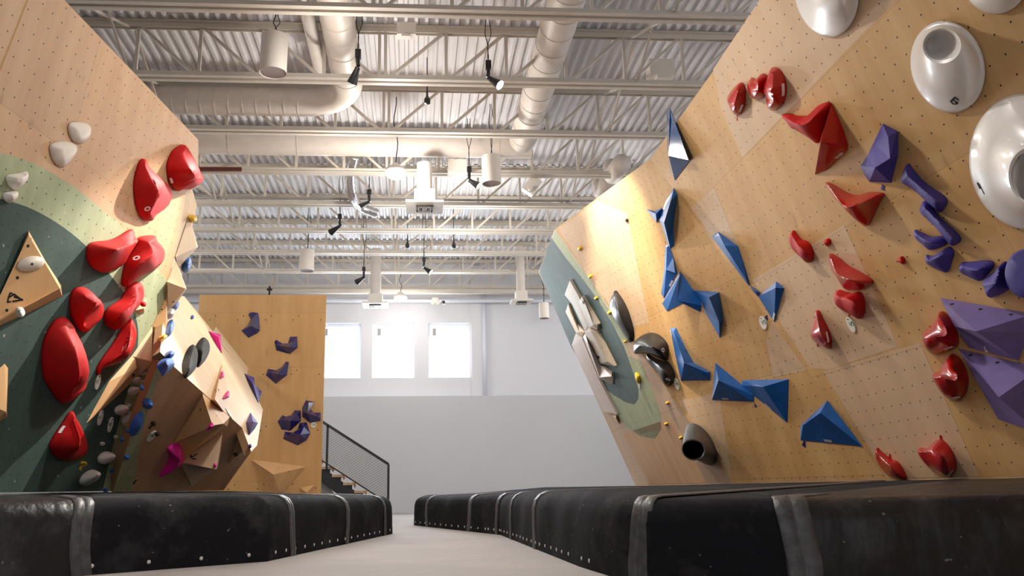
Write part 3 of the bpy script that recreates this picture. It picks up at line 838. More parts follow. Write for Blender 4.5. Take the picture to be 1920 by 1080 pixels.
# grey-beige geometric volumes on the far facet
gv = [('volgrey', [(245, 92), (308, 205), (395, 412), (350, 440), (262, 255), (210, 190)], [(270, 190), (360, 400)], .05, .01, 'pointed grey plank volume, topmost on the slate paint'),
      ('volgrey', [(325, 200), (434, 390), (432, 430), (382, 408), (305, 250)], [(345, 235), (405, 392)], .06, .03, 'short beige block volume right of the pointed grey plank'),
      ('volpale', [(235, 250), (290, 390), (348, 442), (330, 470), (288, 448), (217, 305)], [(245, 300), (310, 440)], .03, .02, 'pale beige edge volume left of the grey plank'),
      ('volgrey', [(380, 412), (432, 440), (548, 672), (452, 655), (345, 442)], [(388, 435), (500, 640)], .05, .06, 'beige wedge volume with recessed side face'),
      ('volpink', [(332, 475), (350, 450), (450, 660), (530, 712), (541, 742), (535, 795), (445, 755)], [(370, 520), (448, 748), (528, 742)], .02, .12, 'pinkish beam volume with shaded underside'),
      ('volpink', [(285, 452), (328, 480), (440, 757), (562, 998), (470, 978), (330, 690), (258, 530)], [(300, 520), (420, 760), (520, 985)], .05, .01, 'long pinkish plank volume on the free edge of the wall'),
      ('volpale', [(525, 1002), (562, 1002), (580, 1060), (560, 1050)], [(556, 1018)], .0, .08, 'small pale block volume at the foot of the pinkish plank')]
gobs = []
for m, ol, sp, h0, dh, lb in gv: gobs.append(vol(lb, PC, ol, [q + (h0 + dh,) for q in sp], m, ZJ, lip=max(h0, .004), bevel=.004))
stroke(gobs[1], [[(330, 228), (335, 245), (345, 248)], [(333, 238), (345, 240)], [(340, 228), (350, 238)]], .03, 'mark', ZJ)
stroke(gobs[3], [[(430, 605), (436, 622)], [(430, 606), (446, 606)], [(434, 614), (448, 616)]], .03, 'mark', ZJ)
stroke(gobs[6], [[(540, 1018), (546, 1035)], [(538, 1020), (552, 1022)]], .03, 'mark', ZJ)


# ------------------------------------------------------------------ tags and tape
def text_on(host_plane, s_, size, cx, cy, parent, mat='tagt', lift=0.02, ang=0.0):
    cu = bpy.data.curves.new('lettering', 'FONT'); cu.body = s_; cu.size = size; cu.align_x = 'CENTER'; cu.align_y = 'CENTER'; cu.extrude = .001
    cu.materials.append(M[mat]); t = bpy.data.objects.new('lettering', cu); COL.objects.link(t)
    pl = host_plane; x = pl.n.cross(V((0, 0, 1))).normalized() * -1
    x = pl.h if pl.h.dot(RT) > 0 else -pl.h
    y = pl.n.cross(x); c_, n_ = math.cos(ang), math.sin(ang)
    x, y = x * c_ + y * n_, y * c_ - x * n_
    p = pl.at(cx, cy, lift)
    t.matrix_world = Matrix(((x.x, y.x, pl.n.x, p.x), (x.y, y.y, pl.n.y, p.y), (x.z, y.z, pl.n.z, p.z), (0, 0, 0, 1)))
    bpy.context.view_layer.update()
    me = bpy.data.meshes.new_from_object(t.evaluated_get(bpy.context.evaluated_depsgraph_get())); mw = t.matrix_world.copy()
    bpy.data.objects.remove(t); t = link('lettering', me); me.transform(mw); me.transform(Matrix.Translation(-parent.location)); t.parent = parent
    return t


def route_tag(label, plane, cx, cy, txt, w=.075, h=.1):
    bm = bmesh.new(); c = plane.at(cx, cy, 0)
    for hh in ((GAP, .014),):
        lo = []; up = []
        for i in range(24):
            a = 2 * math.pi * i / 24; p = c + plane.h * (w * math.cos(a)) + plane.s * (h * math.sin(a))
            lo.append(bm.verts.new(p + plane.n * GAP)); up.append(bm.verts.new(p + plane.n * .014))
        bm.faces.new(lo[::-1]); bm.faces.new(up)
        for i in range(24): bm.faces.new((lo[i], lo[(i + 1) % 24], up[(i + 1) % 24], up[i]))
    COUNT[0] += 1; key = 'tmp%d' % COUNT[0]
    o = mesh_obj(key, bm, plane, 'tagw'); finish(o, 'route_tag', label, 'route tag', 'oval grade tags', key)
    if txt: text_on(plane, txt, w * 1.25, cx, cy, o, lift=.0155)
    dot(o, *proj(c + plane.s * h * .72 + plane.n * .014), .008)
    return o


route_tag('white oval tag reading V5 under the two-lobed red hold', PA, 1597, 608, 'V5', .055, .08)
route_tag('white oval tag reading V5 under the blue shield', PB, 1432, 605, 'V5', .06, .08)
route_tag('white oval tag beside the curled black shell', PB, 1270, 720, 'V5', .06, .085)
route_tag('round tag reading V0 beside the lowest indigo curved hold', PP, 588, 797, 'V0', .055, .06)
route_tag('white oval tag above the long plywood spear on dark green paint', PL, 182, 716, 'V2', .045, .085)
route_tag('white oval tag below the tip of the long plywood spear', PL, 187, 783, 'V1', .045, .085)
route_tag('white oval tag at the foot of the white horn holds', PL, 206, 796, 'V0', .045, .085)
route_tag('white oval tag beside the black knobs on brown plywood', PW, 284, 817, 'V4', .06, .075)
route_tag('small tag at the crossing of the folded plywood volumes', PU, 428, 775, 'V6', .06, .08)


def tape(label, plane, a, b, w0, w1, mat, group='tape arrows'):
    A, B = plane.at(*a), plane.at(*b); d = (B - A).normalized(); s_ = plane.n.cross(d)
    bm = bmesh.new(); v = []
    for z in (GAP, GAP + .002):
        v.append([bm.verts.new(q + plane.n * z) for q in (A + s_ * w0, A - s_ * w0, B - s_ * w1, B + s_ * w1)])
    bm.faces.new(v[0][::-1]); bm.faces.new(v[1])
    for i in range(4): bm.faces.new((v[0][i], v[0][(i + 1) % 4], v[1][(i + 1) % 4], v[1][i]))
    COUNT[0] += 1; key = 'tmp%d' % COUNT[0]
    o = mesh_obj(key, bm, plane, mat); return finish(o, 'tape_mark', label, 'tape mark', group, key)


tape('red tape arrow under the leftmost red teardrop', PA, (1382, 217), (1382.5, 226), .006, .012, 'redg')
tape('red tape arrow between the two-lobed red hold and its tag', PA, (1593, 588), (1591.5, 599), .004, .018, 'redg')
tape('red tape dab under the gourd-shaped red hold', PA, (1533, 644), (1534.5, 650), .012, .014, 'redg')
tape('red tape arrow above the red claw-shaped hold', PA, (1669.5, 851), (1669, 859), .01, .014, 'redg')
tape('red tape arrow above the red heart-shaped hold', PA, (1764.5, 816), (1765, 825), .012, .012, 'redg')
tape('indigo tape arrow under the faceted indigo block', PA, (1656, 346), (1656, 356), .008, .02, 'indigo')
tape('blue tape arrow under the corner of the big blue wedge', PB, (1509, 827), (1507.5, 837), .01, .03, 'indigog')
tape('dark tape arrow left of the tip of the blue shield', PB, (1439, 591), (1436.5, 598), .01, .03, 'indigog')
tape('dark tape arrow under the tip of the blue sail', PB, (1415, 756), (1418, 763), .01, .03, 'indigog')

# ------------------------------------------------------------------ left wall: large red shells
R_ = 'red'
l1 = hold('tall matte red ear-shaped shell high on the left wall', PL, [(205, 255), (245, 290), (252, 335), (330, 420), (430, 510), (510, 590), (555, 680), (540, 790), (480, 880), (360, 965), (320, 1030), (260, 1042), (200, 1010), (140, 900), (105, 720), (100, 540), (130, 400), (165, 300)], [(215, 340, .08), (330, 560, .2), (390, 700, .22), (290, 940, .1)], R_, ZO, lip=.03)
l2 = hold('matte red shell hanging over the free edge of the left wall', PL, [(695, 80), (745, 100), (800, 200), (860, 350), (930, 460), (940, 500), (900, 580), (800, 635), (700, 645), (640, 665), (590, 630), (545, 560), (520, 440), (515, 330), (550, 220), (600, 140)], [(700, 180, .12), (800, 400, .28), (850, 500, .25), (650, 600, .1)], R_, ZO, lip=.03)
l3 = hold('wide matte red ledge shell with shaded underside and chalk on its right end', PL, [(800, 90), (840, 110), (855, 190), (905, 260), (870, 330), (760, 500), (690, 620), (560, 700), (420, 755), (330, 745), (220, 680), (150, 560), (140, 400), (180, 310), (300, 275), (480, 255), (620, 200)], [(850, 290, .1), (620, 385, .3), (420, 415, .32), (270, 360, .18)], R_, ZP, p=1.3, lip=.03)
l4 = hold('broad matte red leaf shell overlapping the wide red ledge', PL, [(915, 240), (980, 200), (1100, 180), (1180, 190), (1200, 260), (1290, 360), (1325, 470), (1280, 600), (1150, 720), (950, 815), (790, 950), (720, 980), (685, 930), (690, 800), (735, 600), (825, 440), (890, 320)], [(1090, 300, .15), (1150, 480, .25), (900, 620, .2), (760, 880, .08)], R_, ZP, lip=.03)
l5 = hold('matte red S-curved shell below the broad leaf shell', PL, [(790, 40), (820, 100), (810, 190), (740, 280), (660, 340), (630, 410), (590, 425), (530, 390), (515, 310), (545, 250), (640, 180), (690, 100), (720, 55)], [(770, 90, .1), (750, 200, .2), (640, 290, .24), (575, 360, .14)], R_, ZQ, lip=.03)
l6 = hold('chalk-streaked red beak-shaped shell pointing down to the left', PL, [(715, 330), (740, 370), (760, 450), (745, 560), (700, 640), (600, 700), (500, 730), (470, 760), (460, 790), (455, 740), (490, 670), (560, 570), (630, 460), (680, 370)], [(715, 400, .1), (690, 570, .24), (600, 650, .18), (490, 715, .05)], R_, ZQ, lip=.03)
l7 = hold('rounded matte red shell with dimple in the middle of the dark green', PL, [(310, 80), (350, 85), (390, 130), (460, 180), (495, 240), (480, 330), (420, 390), (375, 435), (340, 445), (290, 410), (250, 330), (235, 230), (245, 140), (275, 95)], [(310, 140, .12), (440, 215, .24), (350, 300, .14), (330, 390, .1)], R_, ZQ, lip=.03)
l8 = hold('largest matte red shell, elongated, on the dark green paint', PL, [(150, 328), (190, 330), (240, 380), (265, 420), (275, 470), (320, 650), (355, 840), (345, 900), (280, 960), (200, 1020), (150, 1010), (90, 930), (30, 830), (10, 680), (20, 540), (60, 430), (110, 355)], [(200, 400, .12), (270, 600, .32), (300, 820, .34), (220, 940, .2)], R_, ZQ, lip=.03)
l9 = hold('lowest matte red shell, cone-shaped, on the dark green paint', PL, [(362, 575), (375, 580), (382, 600), (410, 650), (440, 720), (443, 770), (420, 800), (360, 820), (300, 812), (275, 780), (262, 745), (280, 700), (320, 640)], [(370, 610, .1), (405, 730, .34), (340, 780, .28)], R_, ZT, lip=.03)
stroke(l9, [[(305, 675), (313, 662)], [(314, 660), (322, 650)]], .035, 'logo', ZT, 'logo')
stroke(l2, [[(543, 508), (550, 528)], [(551, 532), (556, 552)]], .03, 'logo', ZO, 'logo')
dot(l1, 245, 885, .035, 'logo', ZO, 'logo', True); dot(l4, 880, 532, .04, 'logo', ZP, 'logo', True)
stroke(l6, [[(640, 600), (655, 560), (650, 590), (680, 540), (672, 585), (700, 560)], [(700, 620), (715, 580)], [(690, 480), (720, 470)], [(680, 510), (725, 495)]], .012, 'chalk', ZQ, 'chalk_streak')
stroke(l5, [[(700, 220), (730, 205)], [(720, 190), (755, 170)], [(735, 150), (775, 130)]], .012, 'chalk', ZQ, 'chalk_streak')
stroke(l3, [[(700, 360), (780, 320), (890, 275)], [(720, 300), (800, 270)], [(760, 300), (890, 250)]], .012, 'chalk', ZP, 'chalk_streak')

# plywood volumes on and around the left wall
W1 = vol('large plywood wedge volume with black stencil on the dark green paint', PL, [(305, 15), (480, 330), (655, 600), (662, 710), (330, 880), (-40, 1045), (-150, 1020), (130, 500)], [(305, 60, .04), (638, 628, .2), (-60, 1008, .14)], 'vol', ZR)
stroke(W1, [[(128, 684), (108, 680), (90, 728), (150, 692), (205, 735), (150, 722)], [(160, 715), (238, 752), (135, 768)], [(85, 745), (80, 775), (108, 772)]], .016, 'mark', ZR)
for q in ((298, 177), (185, 516), (72, 863)): dot(W1, q[0], q[1], .014, z=ZR)
W2 = vol('plywood volume cut by the left edge of the view', PL, [(-60, 745), (9, 682), (15, 690), (13, 782), (-25, 805)], [(11, 772, .14)], 'vol')
W3 = vol('long plywood spear volume pointing down on the dark green paint', PL, [(252, 662), (264, 690), (256, 708), (210, 752), (162, 794), (205, 715)], [(256, 690, .12), (175, 782, .02)], 'vol')
stroke(W3, [[(248.5, 704), (252.5, 702.5)], [(249.5, 706), (249, 702)]], .03, 'mark')
W5 = vol('tall plywood volume on the fold above the yellow knob', PL, [(313, 556), (315, 622), (300, 634), (287, 640), (286, 612)], [(311, 618, .18)], 'vol')
W4 = vol('pale triangular plywood volume with shaded underside on the sage paint', PL, [(286, 612), (288, 680), (272, 700), (258, 706), (247, 668)], [(284.5, 678, .24), (256, 678, .14)], 'volpale')
W6 = vol('upper plywood volume on the free edge of the left wall', PR, [(355, 402), (371, 463), (335, 502), (329, 482)], [(369, 464, .16)], 'volpale')
W7 = vol('plywood pyramid volume with brown underside on the free edge', PL, [(330, 490), (350, 541), (334, 565), (313, 584), (313, 528)], [(348, 541, .2), (316, 529, .08)], 'volpale')
W8 = vol('tiny pale plywood wedge beside the S-curved red shell', PL, [(275, 558), (271, 586), (262, 588), (254, 582)], [(270, 578, .06)], 'volpale')
P_ = Plane(PL.at(269, 571, .1), PL.n, PL.h)
blob('small round red knob on the tiny pale wedge', P_, (269.6, 570.5), 5, 5, 0, .06, R_)

# white holds on plywood and paint
hold('upper translucent off-white shield hold on bare plywood, left wall', PL, [(350, 95), (372, 78), (430, 82), (460, 105), (455, 150), (420, 185), (380, 180), (355, 140)], [(400, 120, .05), (410, 150, .05)], 'clear', ZU)
hold('lower translucent off-white shield hold on bare plywood, left wall', PL, [(262, 190), (320, 175), (385, 195), (382, 245), (325, 305), (280, 285), (258, 230)], [(320, 220, .06), (330, 260, .06)], 'clear', ZU)
hold('off-white wedge hold on the sage band at the left edge', PL, [(38, 350), (100, 337), (138, 330), (135, 370), (105, 405), (75, 420), (45, 395)], [(110, 360, .12), (75, 385, .1)], 'whitem', ZU)
hold('small off-white hold just below the wedge on the sage band', PL, [(22, 440), (50, 430), (90, 432), (85, 465), (50, 488), (25, 470)], [(65, 450, .08)], 'whitem', ZU)
pw1 = hplane(W1, 58, 494)
if pw1:
    q_ = hold('white oval lens hold bolted on the stencilled wedge volume', pw1, ell(58, 494.5, 26, 14, -12, 14), [(60, 495, .05)], 'clear', None)
    dot(q_, 60, 495, .012)
pw1 = hplane(W1, 36, 580)
if pw1:
    q_ = blob('white ring-shaped knob at the lower edge of the stencilled wedge', pw1, (37, 584), 9, 8.5, 0, .06, 'whitem')
    dot(q_, 37, 583, .014)
horn = [((690, 335), 64, 52, -25, .2, (735, 320), 'white horn hold topmost beside the yellow knob'), ((650, 475), 52, 38, -25, .16, (690, 455), 'white horn hold second from the top, on the fold'),
        ((560, 605), 62, 42, -40, .2, (600, 575), 'white horn hold third from the top, under the pale triangle'), ((475, 670), 42, 30, -35, .16, (500, 650), 'white horn hold fourth from the top, narrow'),
        ((370, 760), 52, 38, -40, .18, (400, 730), 'white horn hold behind a twin, right of the plywood spear'), ((425, 790), 45, 36, -40, .18, (455, 770), 'white horn hold in front of its twin, right of the plywood spear'),
        ((335, 895), 66, 52, -40, .22, (385, 860), 'white horn hold over the dark paint edge, above the tag')]
for c, rx, ry, a, h, pk, lb in horn: blob(lb, PL, c, rx, ry, a, h, 'whitem', ZN, pk, 1.5, group='white horn holds along the fold')
horn2 = [((500, 250), 62, 46, -30, .24, (545, 230), 'white horn hold on dark paint beside its oval tag'), ((595, 340), 92, 68, -45, .3, (640, 290), 'biggest white horn hold, over the long blue hold'),
         ((350, 712), 74, 56, -30, .2, (430, 690), 'white horn hold low on the dark green paint'), ((190, 905), 100, 58, -40, .26, (275, 865), 'lowest white horn hold, close above the mat')]
for c, rx, ry, a, h, pk, lb in horn2: blob(lb, PL, c, rx, ry, a, h, 'whitem', ZM, pk, 1.5, group='white horn holds along the fold')
for c, r, lb in (((580, 206), 18, 'tiny white knob above the biggest white horn'), ((520, 296), 18, 'tiny white knob left of the biggest white horn'), ((455, 510), 20, 'tiny white knob above the sage edge, lower'), ((323, 578), 21, 'tiny white knob alone on the dark paint above the low horn')):
    blob(lb, PL, c, r, r * .9, -40, .07, 'whitem', ZM, (c[0] + 8, c[1] - 6), 1.6, group='tiny white knobs')
blob('yellow foothold on the dark green paint near the mat', PL, (140, 772), 28, 26, -30, .1, 'yellow', ZM, (150, 762), 1.6)
tape('yellow tape stub below the yellow foothold', PL, (152, 874), (149, 881), .02, .03, 'yellow')
# blue holds
bl = [(PW, (650, 390), 125, 50, -66, .12, 'long bright blue hold under the biggest white horn'), (PW, (757, 192), 48, 50, 0, .18, 'round bright blue knob on the paint edge'),
      (PW, (567, 455), 18, 18, 0, .06, 'tiny blue knob beside the lower end of the long blue hold'), (PW, (511, 541), 19, 20, 0, .06, 'tiny blue knob on the sage strip, upper'),
      (PW, (558, 711), 24, 22, 0, .08, 'tiny blue knob alone on the sage paint'), (PL, (413, 838), 18, 19, 0, .06, 'tiny blue knob on the sage strip, middle'), (PL, (354, 1028), 21, 22, 0, .07, 'tiny blue knob on the sage strip, just above the mat')]
for pl_, c, rx, ry, a, h, lb in bl: blob(lb, pl_, c, rx, ry, a, h, 'bluer', ZM, (c[0] + rx * .15, c[1] - ry * .15), 1.8, group='bright blue holds')
bl = [(PU, (803, 100), 40, 112, 14, .1, 'tall bright blue hold above the yellow knob'), (PU, (797, 440), 62, 48, -35, .14, 'bright blue oval hold above the blue cone'), (PW, (450, 862), 24, 30, 0, .08, 'tiny blue knob beside the white horns')]
for pl_, c, rx, ry, a, h, lb in bl: blob(lb, pl_, c, rx, ry, a, h, 'bluer', ZN, None, 1.8, group='bright blue holds')
hold('bright blue cone-shaped hold at the top of the brown plywood', PU, [(690, 505), (760, 490), (820, 500), (852, 555), (845, 600), (770, 670), (712, 705), (690, 650), (645, 575)], [(740, 540, .16), (760, 590, .18)], 'bluer', ZN)
blob('bright blue hold peeking out behind the upper plywood volume', PR, (351, 496), 7, 16, 12, .1, 'bluer')
blob('bright blue hold at the top of the bright face, beside a white hold', PU, (435, 652), 20, 34, 25, .1, 'bluer', ZS)
blob('small white hold under the top blue hold on the bright face', PU, (403, 700), 26, 34, 25, .12, 'whitem', ZS)
blob('tiny blue dot hold near the silhouette of the bright face', PU, (545, 723), 9, 13, 0, .04, 'bluer', ZS)
blob('yellow knob under the tall plywood volume on the fold', PU, (705, 225), 52, 34, -25, .14, 'yellow', ZN, (710, 235))
blob('yellow knob at the top of the free edge', PR, (545, 102), 26, 26, 0, .12, 'yellow', ZS)
# charcoal shells, black knobs, pink holds
hold('chalky charcoal shell, lower left of a pair on the bright face', PU, [(270, 22), (298, 60), (305, 120), (285, 190), (230, 250), (210, 245), (197, 190), (202, 130), (235, 50)], [(265, 80, .08), (240, 180, .1)], 'charc', ZL)
hold('chalky charcoal shell, upper right of a pair on the bright face', PU, [(1025, 197), (1055, 215), (1062, 260), (1040, 310), (1003, 345), (1004, 290), (992, 245)], [(1030, 240, .08), (1020, 300, .08)], 'charc', ZT)
blob('small black knob with tape, upper on the brown plywood', PW, (779, 635), 12, 12, 0, .05, 'black', ZT)
blob('small black knob beside the oval tag on the brown plywood', PW, (797, 687), 12, 12, 0, .05, 'black', ZT)
tape('black tape strip under the upper black knob', PW, (284, 798), (279, 803), .01, .02, 'blackin')
tape('black tape strip low on the sage paint', PW, (256, 899), (249, 907), .012, .02, 'blackin')
hold('large magenta fin hold curling above the dark plywood volume', PW, [(90, 750), (150, 712), (182, 720), (205, 800), (190, 860), (110, 920), (35, 945), (85, 860), (105, 800)], [(130, 740, .2), (185, 805, .26), (150, 870, .16)], 'pink', ZL, p=1.4)
X1 = vol('big folded plywood volume spanning the crease, with yellow side face', PW, [(336, 365), (525, 528), (508, 597), (350, 710), (212, 798), (132, 712)], [(338, 385, .08), (405, 588, .42), (480, 575, .3)], 'vol', ZL)
X2 = vol('plywood box volume with dark underside and stencil near the mat', PW, [(477, 612), (462, 760), (440, 885), (258, 1008), (180, 856), (330, 730)], [(220, 850, .12), (426, 893, .45)], 'volpale', ZL)
X3 = vol('shaded triangular plywood volume at the lower right of the folded wall', PW, [(604, 624), (663, 767), (515, 852)], [(640, 745, .1)], 'plyW', ZL)
X4 = vol('small triangular plywood volume with magenta corners on the bright face', PU, [(470, 160), (527, 400), (482, 490), (392, 408)], [(512, 396, .24), (420, 405, .1)], 'vol', ZL)
stroke(X2, [[(262, 782), (250, 812), (278, 800), (285, 790)], [(266, 780), (284, 792)], [(262, 820), (284, 822)]], .02, 'mark', ZL)
stroke(X4, [[(425, 338), (445, 340)], [(430, 348), (428, 356)], [(438, 332), (452, 356)]], .02, 'mark', ZL)
stroke(X3, [[(548, 785), (572, 782)], [(552, 795), (566, 800)], [(560, 778), (576, 796)]], .02, 'mark', ZL)
for host, q, ol, lb in ((X4, (473, 236), [(472, 208), (486, 235), (478, 252), (458, 258)], 'small magenta corner hold at the top of the small triangular volume'),
                        (X4, (505, 375), [(515, 345), (523, 372), (510, 395), (480, 398)], 'small magenta corner hold at the bottom of the small triangular volume'),
                        (X1, (386, 590), [(396, 568), (404, 585), (404, 600), (360, 622)], 'small magenta corner hold on the yellow face of the folded volume'),
                        (X2, (420, 865), [(412, 852), (428, 850), (428, 872), (416, 880)], 'small magenta knob on the box volume above its dark underside')):
    pl_ = hplane(host, q[0], q[1], ZL)
    if pl_: hold(lb, pl_, ol, [(sum(a for a, b in ol) / 4, sum(b for a, b in ol) / 4, .05)], 'pink', ZL, group='magenta corner holds')
as_hold(vol('magenta triangular hold on the upper edge of the bright face', PU, [(645, 812), (720, 835), (730, 955), (692, 895)], [(708, 850, .1)], 'pink', ZS))
# indigo holds on the folded wall and on the back panel
q_ = vol('indigo double-lobed hold on the far edge of the bright face', PU, [(628, 225), (695, 252), (702, 320), (748, 350), (735, 400), (725, 430), (685, 350)], [(685, 290, .08), (712, 360, .14)], 'indigo', ZL)
as_hold(q_)
q_ = vol('indigo shield hold with hollow face low on the bright face', PU, [(670, 497), (722, 570), (700, 610), (660, 655), (640, 565)], [(688, 560, .14)], 'indigo', ZL); as_hold(q_)
blob('tiny indigo knob under the indigo shield hold', PU, (668, 730), 10, 14, 0, .04, 'indigo', ZL)
bp = [([(105, 65), (130, 58), (170, 65), (178, 110), (182, 190), (165, 210), (100, 245), (48, 193), (95, 150), (115, 110), (100, 80)], [(140, 90, .1), (120, 155, .2)], 'glossy indigo bird-shaped hold at the top of the back panel'),
      ([(300, 257), (345, 285), (385, 285), (400, 237), (452, 235), (455, 315), (400, 362), (300, 335), (287, 275)], [(310, 295, .08), (390, 312, .2), (425, 270, .12)], 'glossy indigo crescent hold, upper middle of the back panel'),
      ([(240, 468), (300, 478), (340, 455), (370, 415), (392, 420), (378, 515), (297, 577), (225, 515)], [(255, 492, .08), (305, 510, .2), (372, 440, .1)], 'glossy indigo crescent hold in the middle of the back panel'),
      ([(515, 695), (577, 707), (550, 760), (570, 785), (622, 785), (622, 845), (545, 860), (488, 815), (488, 750)], [(535, 715, .1), (528, 790, .2), (605, 815, .1)], 'glossy indigo hooked hold at the right edge of the back panel'),
      ([(345, 803), (370, 815), (410, 800), (435, 768), (478, 770), (480, 845), (405, 915), (340, 908), (310, 850)], [(350, 840, .1), (405, 845, .2), (455, 795, .12)], 'glossy indigo crescent hold, left of the low cluster on the back panel'),
      ([(470, 860), (520, 855), (547, 935), (520, 985), (455, 1022), (350, 975), (362, 922), (420, 930), (455, 905)], [(385, 955, .1), (475, 945, .2), (500, 890, .12)], 'glossy indigo crescent hold, lowest on the back panel')]
for ol, sp, lb in bp:
    q_ = vol(lb, PP, ol, sp, 'indigog', ZK, group='indigo holds on the back panel', bevel=.015); as_hold(q_)
BQ = (360, 540, .3887)
vol('big plywood pyramid volume low on the back panel', PP, [(285, 828), (420, 843), (550, 862), (430, 1000), (405, 1000)], [(393, 900, .5)], 'vol', BQ)
vol('small plywood pyramid volume at the bottom right of the back panel', PP, [(515, 962), (592, 950), (560, 1010), (545, 1010)], [(552, 985, .25)], 'vol', BQ)
# ------------------------------------------------------------------ room shell
FY = 24.3          # upper far wall
XL, XR, YN = -10.5, 9.5, -3.0
ZD = 7.36          # deck underside
bm = bmesh.new(); box(bm, (XL, YN, -0.2), (XR, FY + 0.4, 0.0)); struct('floor', bm, M['floor'])
bm = bmesh.new(); box(bm, (XL - 0.2, YN, -0.2), (XL, FY + 0.4, 7.8)); struct('wall_left', bm, M['wallw'])
bm = bmesh.new(); box(bm, (XR, YN, -0.2), (XR + 0.2, FY + 0.4, 4.2)); box(bm, (XR, YN, 7.2), (XR + 0.2, FY + 0.4, 7.8))   # clerestory glazing above
for y in range(-3, 25, 3): box(bm, (XR, y, 4.2), (XR + .2, y + .4, 7.2))
struct('wall_right', bm, M['wallw'])
win_px = [((610 - 9, 606), (676, 709)), ((699, 606), (777, 708.5)), ((803, 605.5), (881, 707.5))]
wins = []
for a, b in win_px:
    p, q = aty(a[0], a[1], FY), aty(b[0], b[1], FY); wins.append([p.x, q.x, q.z, p.z])
zt_ = sum(w[3] for w in wins) / 3; zb_ = sum(w[2] for w in wins) / 3
for w in wins: w[2], w[3] = zb_, zt_
wins[0][0] = wins[0][1] - (wins[1][1] - wins[1][0])
bm = bmesh.new(); xs = [XL] + [v for w in wins for v in w[:2]] + [XR]
for i in range(0, len(xs), 2): box(bm, (xs[i], FY, zb_), (xs[i + 1], FY + 0.3, zt_))
box(bm, (XL, FY, -0.2), (XR, FY + 0.3, zb_)); box(bm, (XL, FY, zt_), (XR, FY + 0.3, 7.8))
struct('wall_far', bm, M['wallw'])
zl = aty(860, 742, FY - 0.25).z
bm = bmesh.new(); box(bm, (XL, FY - 0.25, 0.0), (XR, FY - 0.001, zl)); struct('wall_far_lower', bm, M['wallg'])
bm = bmesh.new(); box(bm, (XL, FY - 0.265, 0.0), (XR, FY - 0.2505, 0.1)); struct('baseboard_far', bm, M['wallg'])
px0 = aty(882, 650, FY).x; px1 = aty(905, 650, FY).x
bm = bmesh.new(); box(bm, (px0 + 0.03, FY - 0.06, zl + 0.001), (px1, FY - 0.001, 7.3)); struct('trim_1', bm, M['wallw'])
xp = aty(908, 650, FY).x
pipe = bmesh.new(); tube(pipe, [(xp, FY - 0.1, zl + 0.002), (xp, FY - 0.1, 6.4)], 0.05, 12)
tag(from_bm('wall_pipe', pipe, M['winf'], None, True), 'white vertical pipe on the far wall right of the windows', 'pipe')
for i, w in enumerate(wins):
    x0, x1, z0, z1 = w; bm = bmesh.new()
    for a, b in (((x0, FY + .1, z0), (x0 + .07, FY + .2, z1)), ((x1 - .07, FY + .1, z0), (x1, FY + .2, z1)), ((x0 + .07, FY + .1, z0), (x1 - .07, FY + .2, z0 + .06)), ((x0 + .07, FY + .1, z1 - .09), (x1 - .07, FY + .2, z1))): box(bm, a, b)
    wf = struct('window_%d' % (i + 1), bm, M['winf'])
    bm = bmesh.new(); box(bm, (x0 + .07, FY + .14, z0 + .06), (x1 - .07, FY + .146, z1 - .09)); from_bm('pane', bm, M['glass'], wf)
    bm = bmesh.new(); box(bm, (x0 + .13, FY + .128, z1 - .36), (x0 + .24, FY + .132, z1 - .14))
    tag(from_bm('window_sticker', bm, M['greyp']), 'small grey sticker in the upper left corner of the %s far window' % ('left', 'middle', 'right')[i], 'sticker')
# canopy of the building across the yard, seen through the right window
bm = bmesh.new(); c0 = aty(836, 679, 40); c1_ = aty(900, 679, 40)
box(bm, (c0.x, 40, c0.z - .3), (c1_.x + 1, 44, c0.z)); box(bm, (c0.x + .2, 40.2, 0), (c0.x + .5, 40.5, c0.z - .3)); box(bm, (c1_.x, 40.2, 0), (c1_.x + .3, 40.5, c0.z - .3))
tag(from_bm('canopy', bm, M['winf']), 'pale canopy roof outside beyond the right far window', 'canopy')

bm = bmesh.new()   # front wall behind the viewer with a wide glazed opening
box(bm, (XL, YN - .2, -.2), (-4, YN, 7.8)); box(bm, (4, YN - .2, -.2), (XR, YN, 7.8)); box(bm, (-4, YN - .2, -.2), (4, YN, 1.8)); box(bm, (-4, YN - .2, 2.8), (4, YN, 7.8))
struct('wall_near', bm, M['wallw'])

# corrugated deck (ceiling): flutes run towards the far wall
bm = bmesh.new(); prof = []; x = XL; pit = 0.1524
while x < XR:
    prof += [(x, ZD), (x + .044, ZD), (x + .064, ZD + .04), (x + .132, ZD + .04)]; x += pit
rows = [[bm.verts.new((a, y, b)) for a, b in prof] for y in (YN, FY)]
for i in range(len(prof) - 1): bm.faces.new((rows[0][i], rows[0][i + 1], rows[1][i + 1], rows[1][i]))
struct('ceiling', bm, M['deck'])
bm = bmesh.new(); box(bm, (XL, YN, 7.6), (XR, FY + .3, 7.7)); struct('roof_slab', bm, M['greyp'])

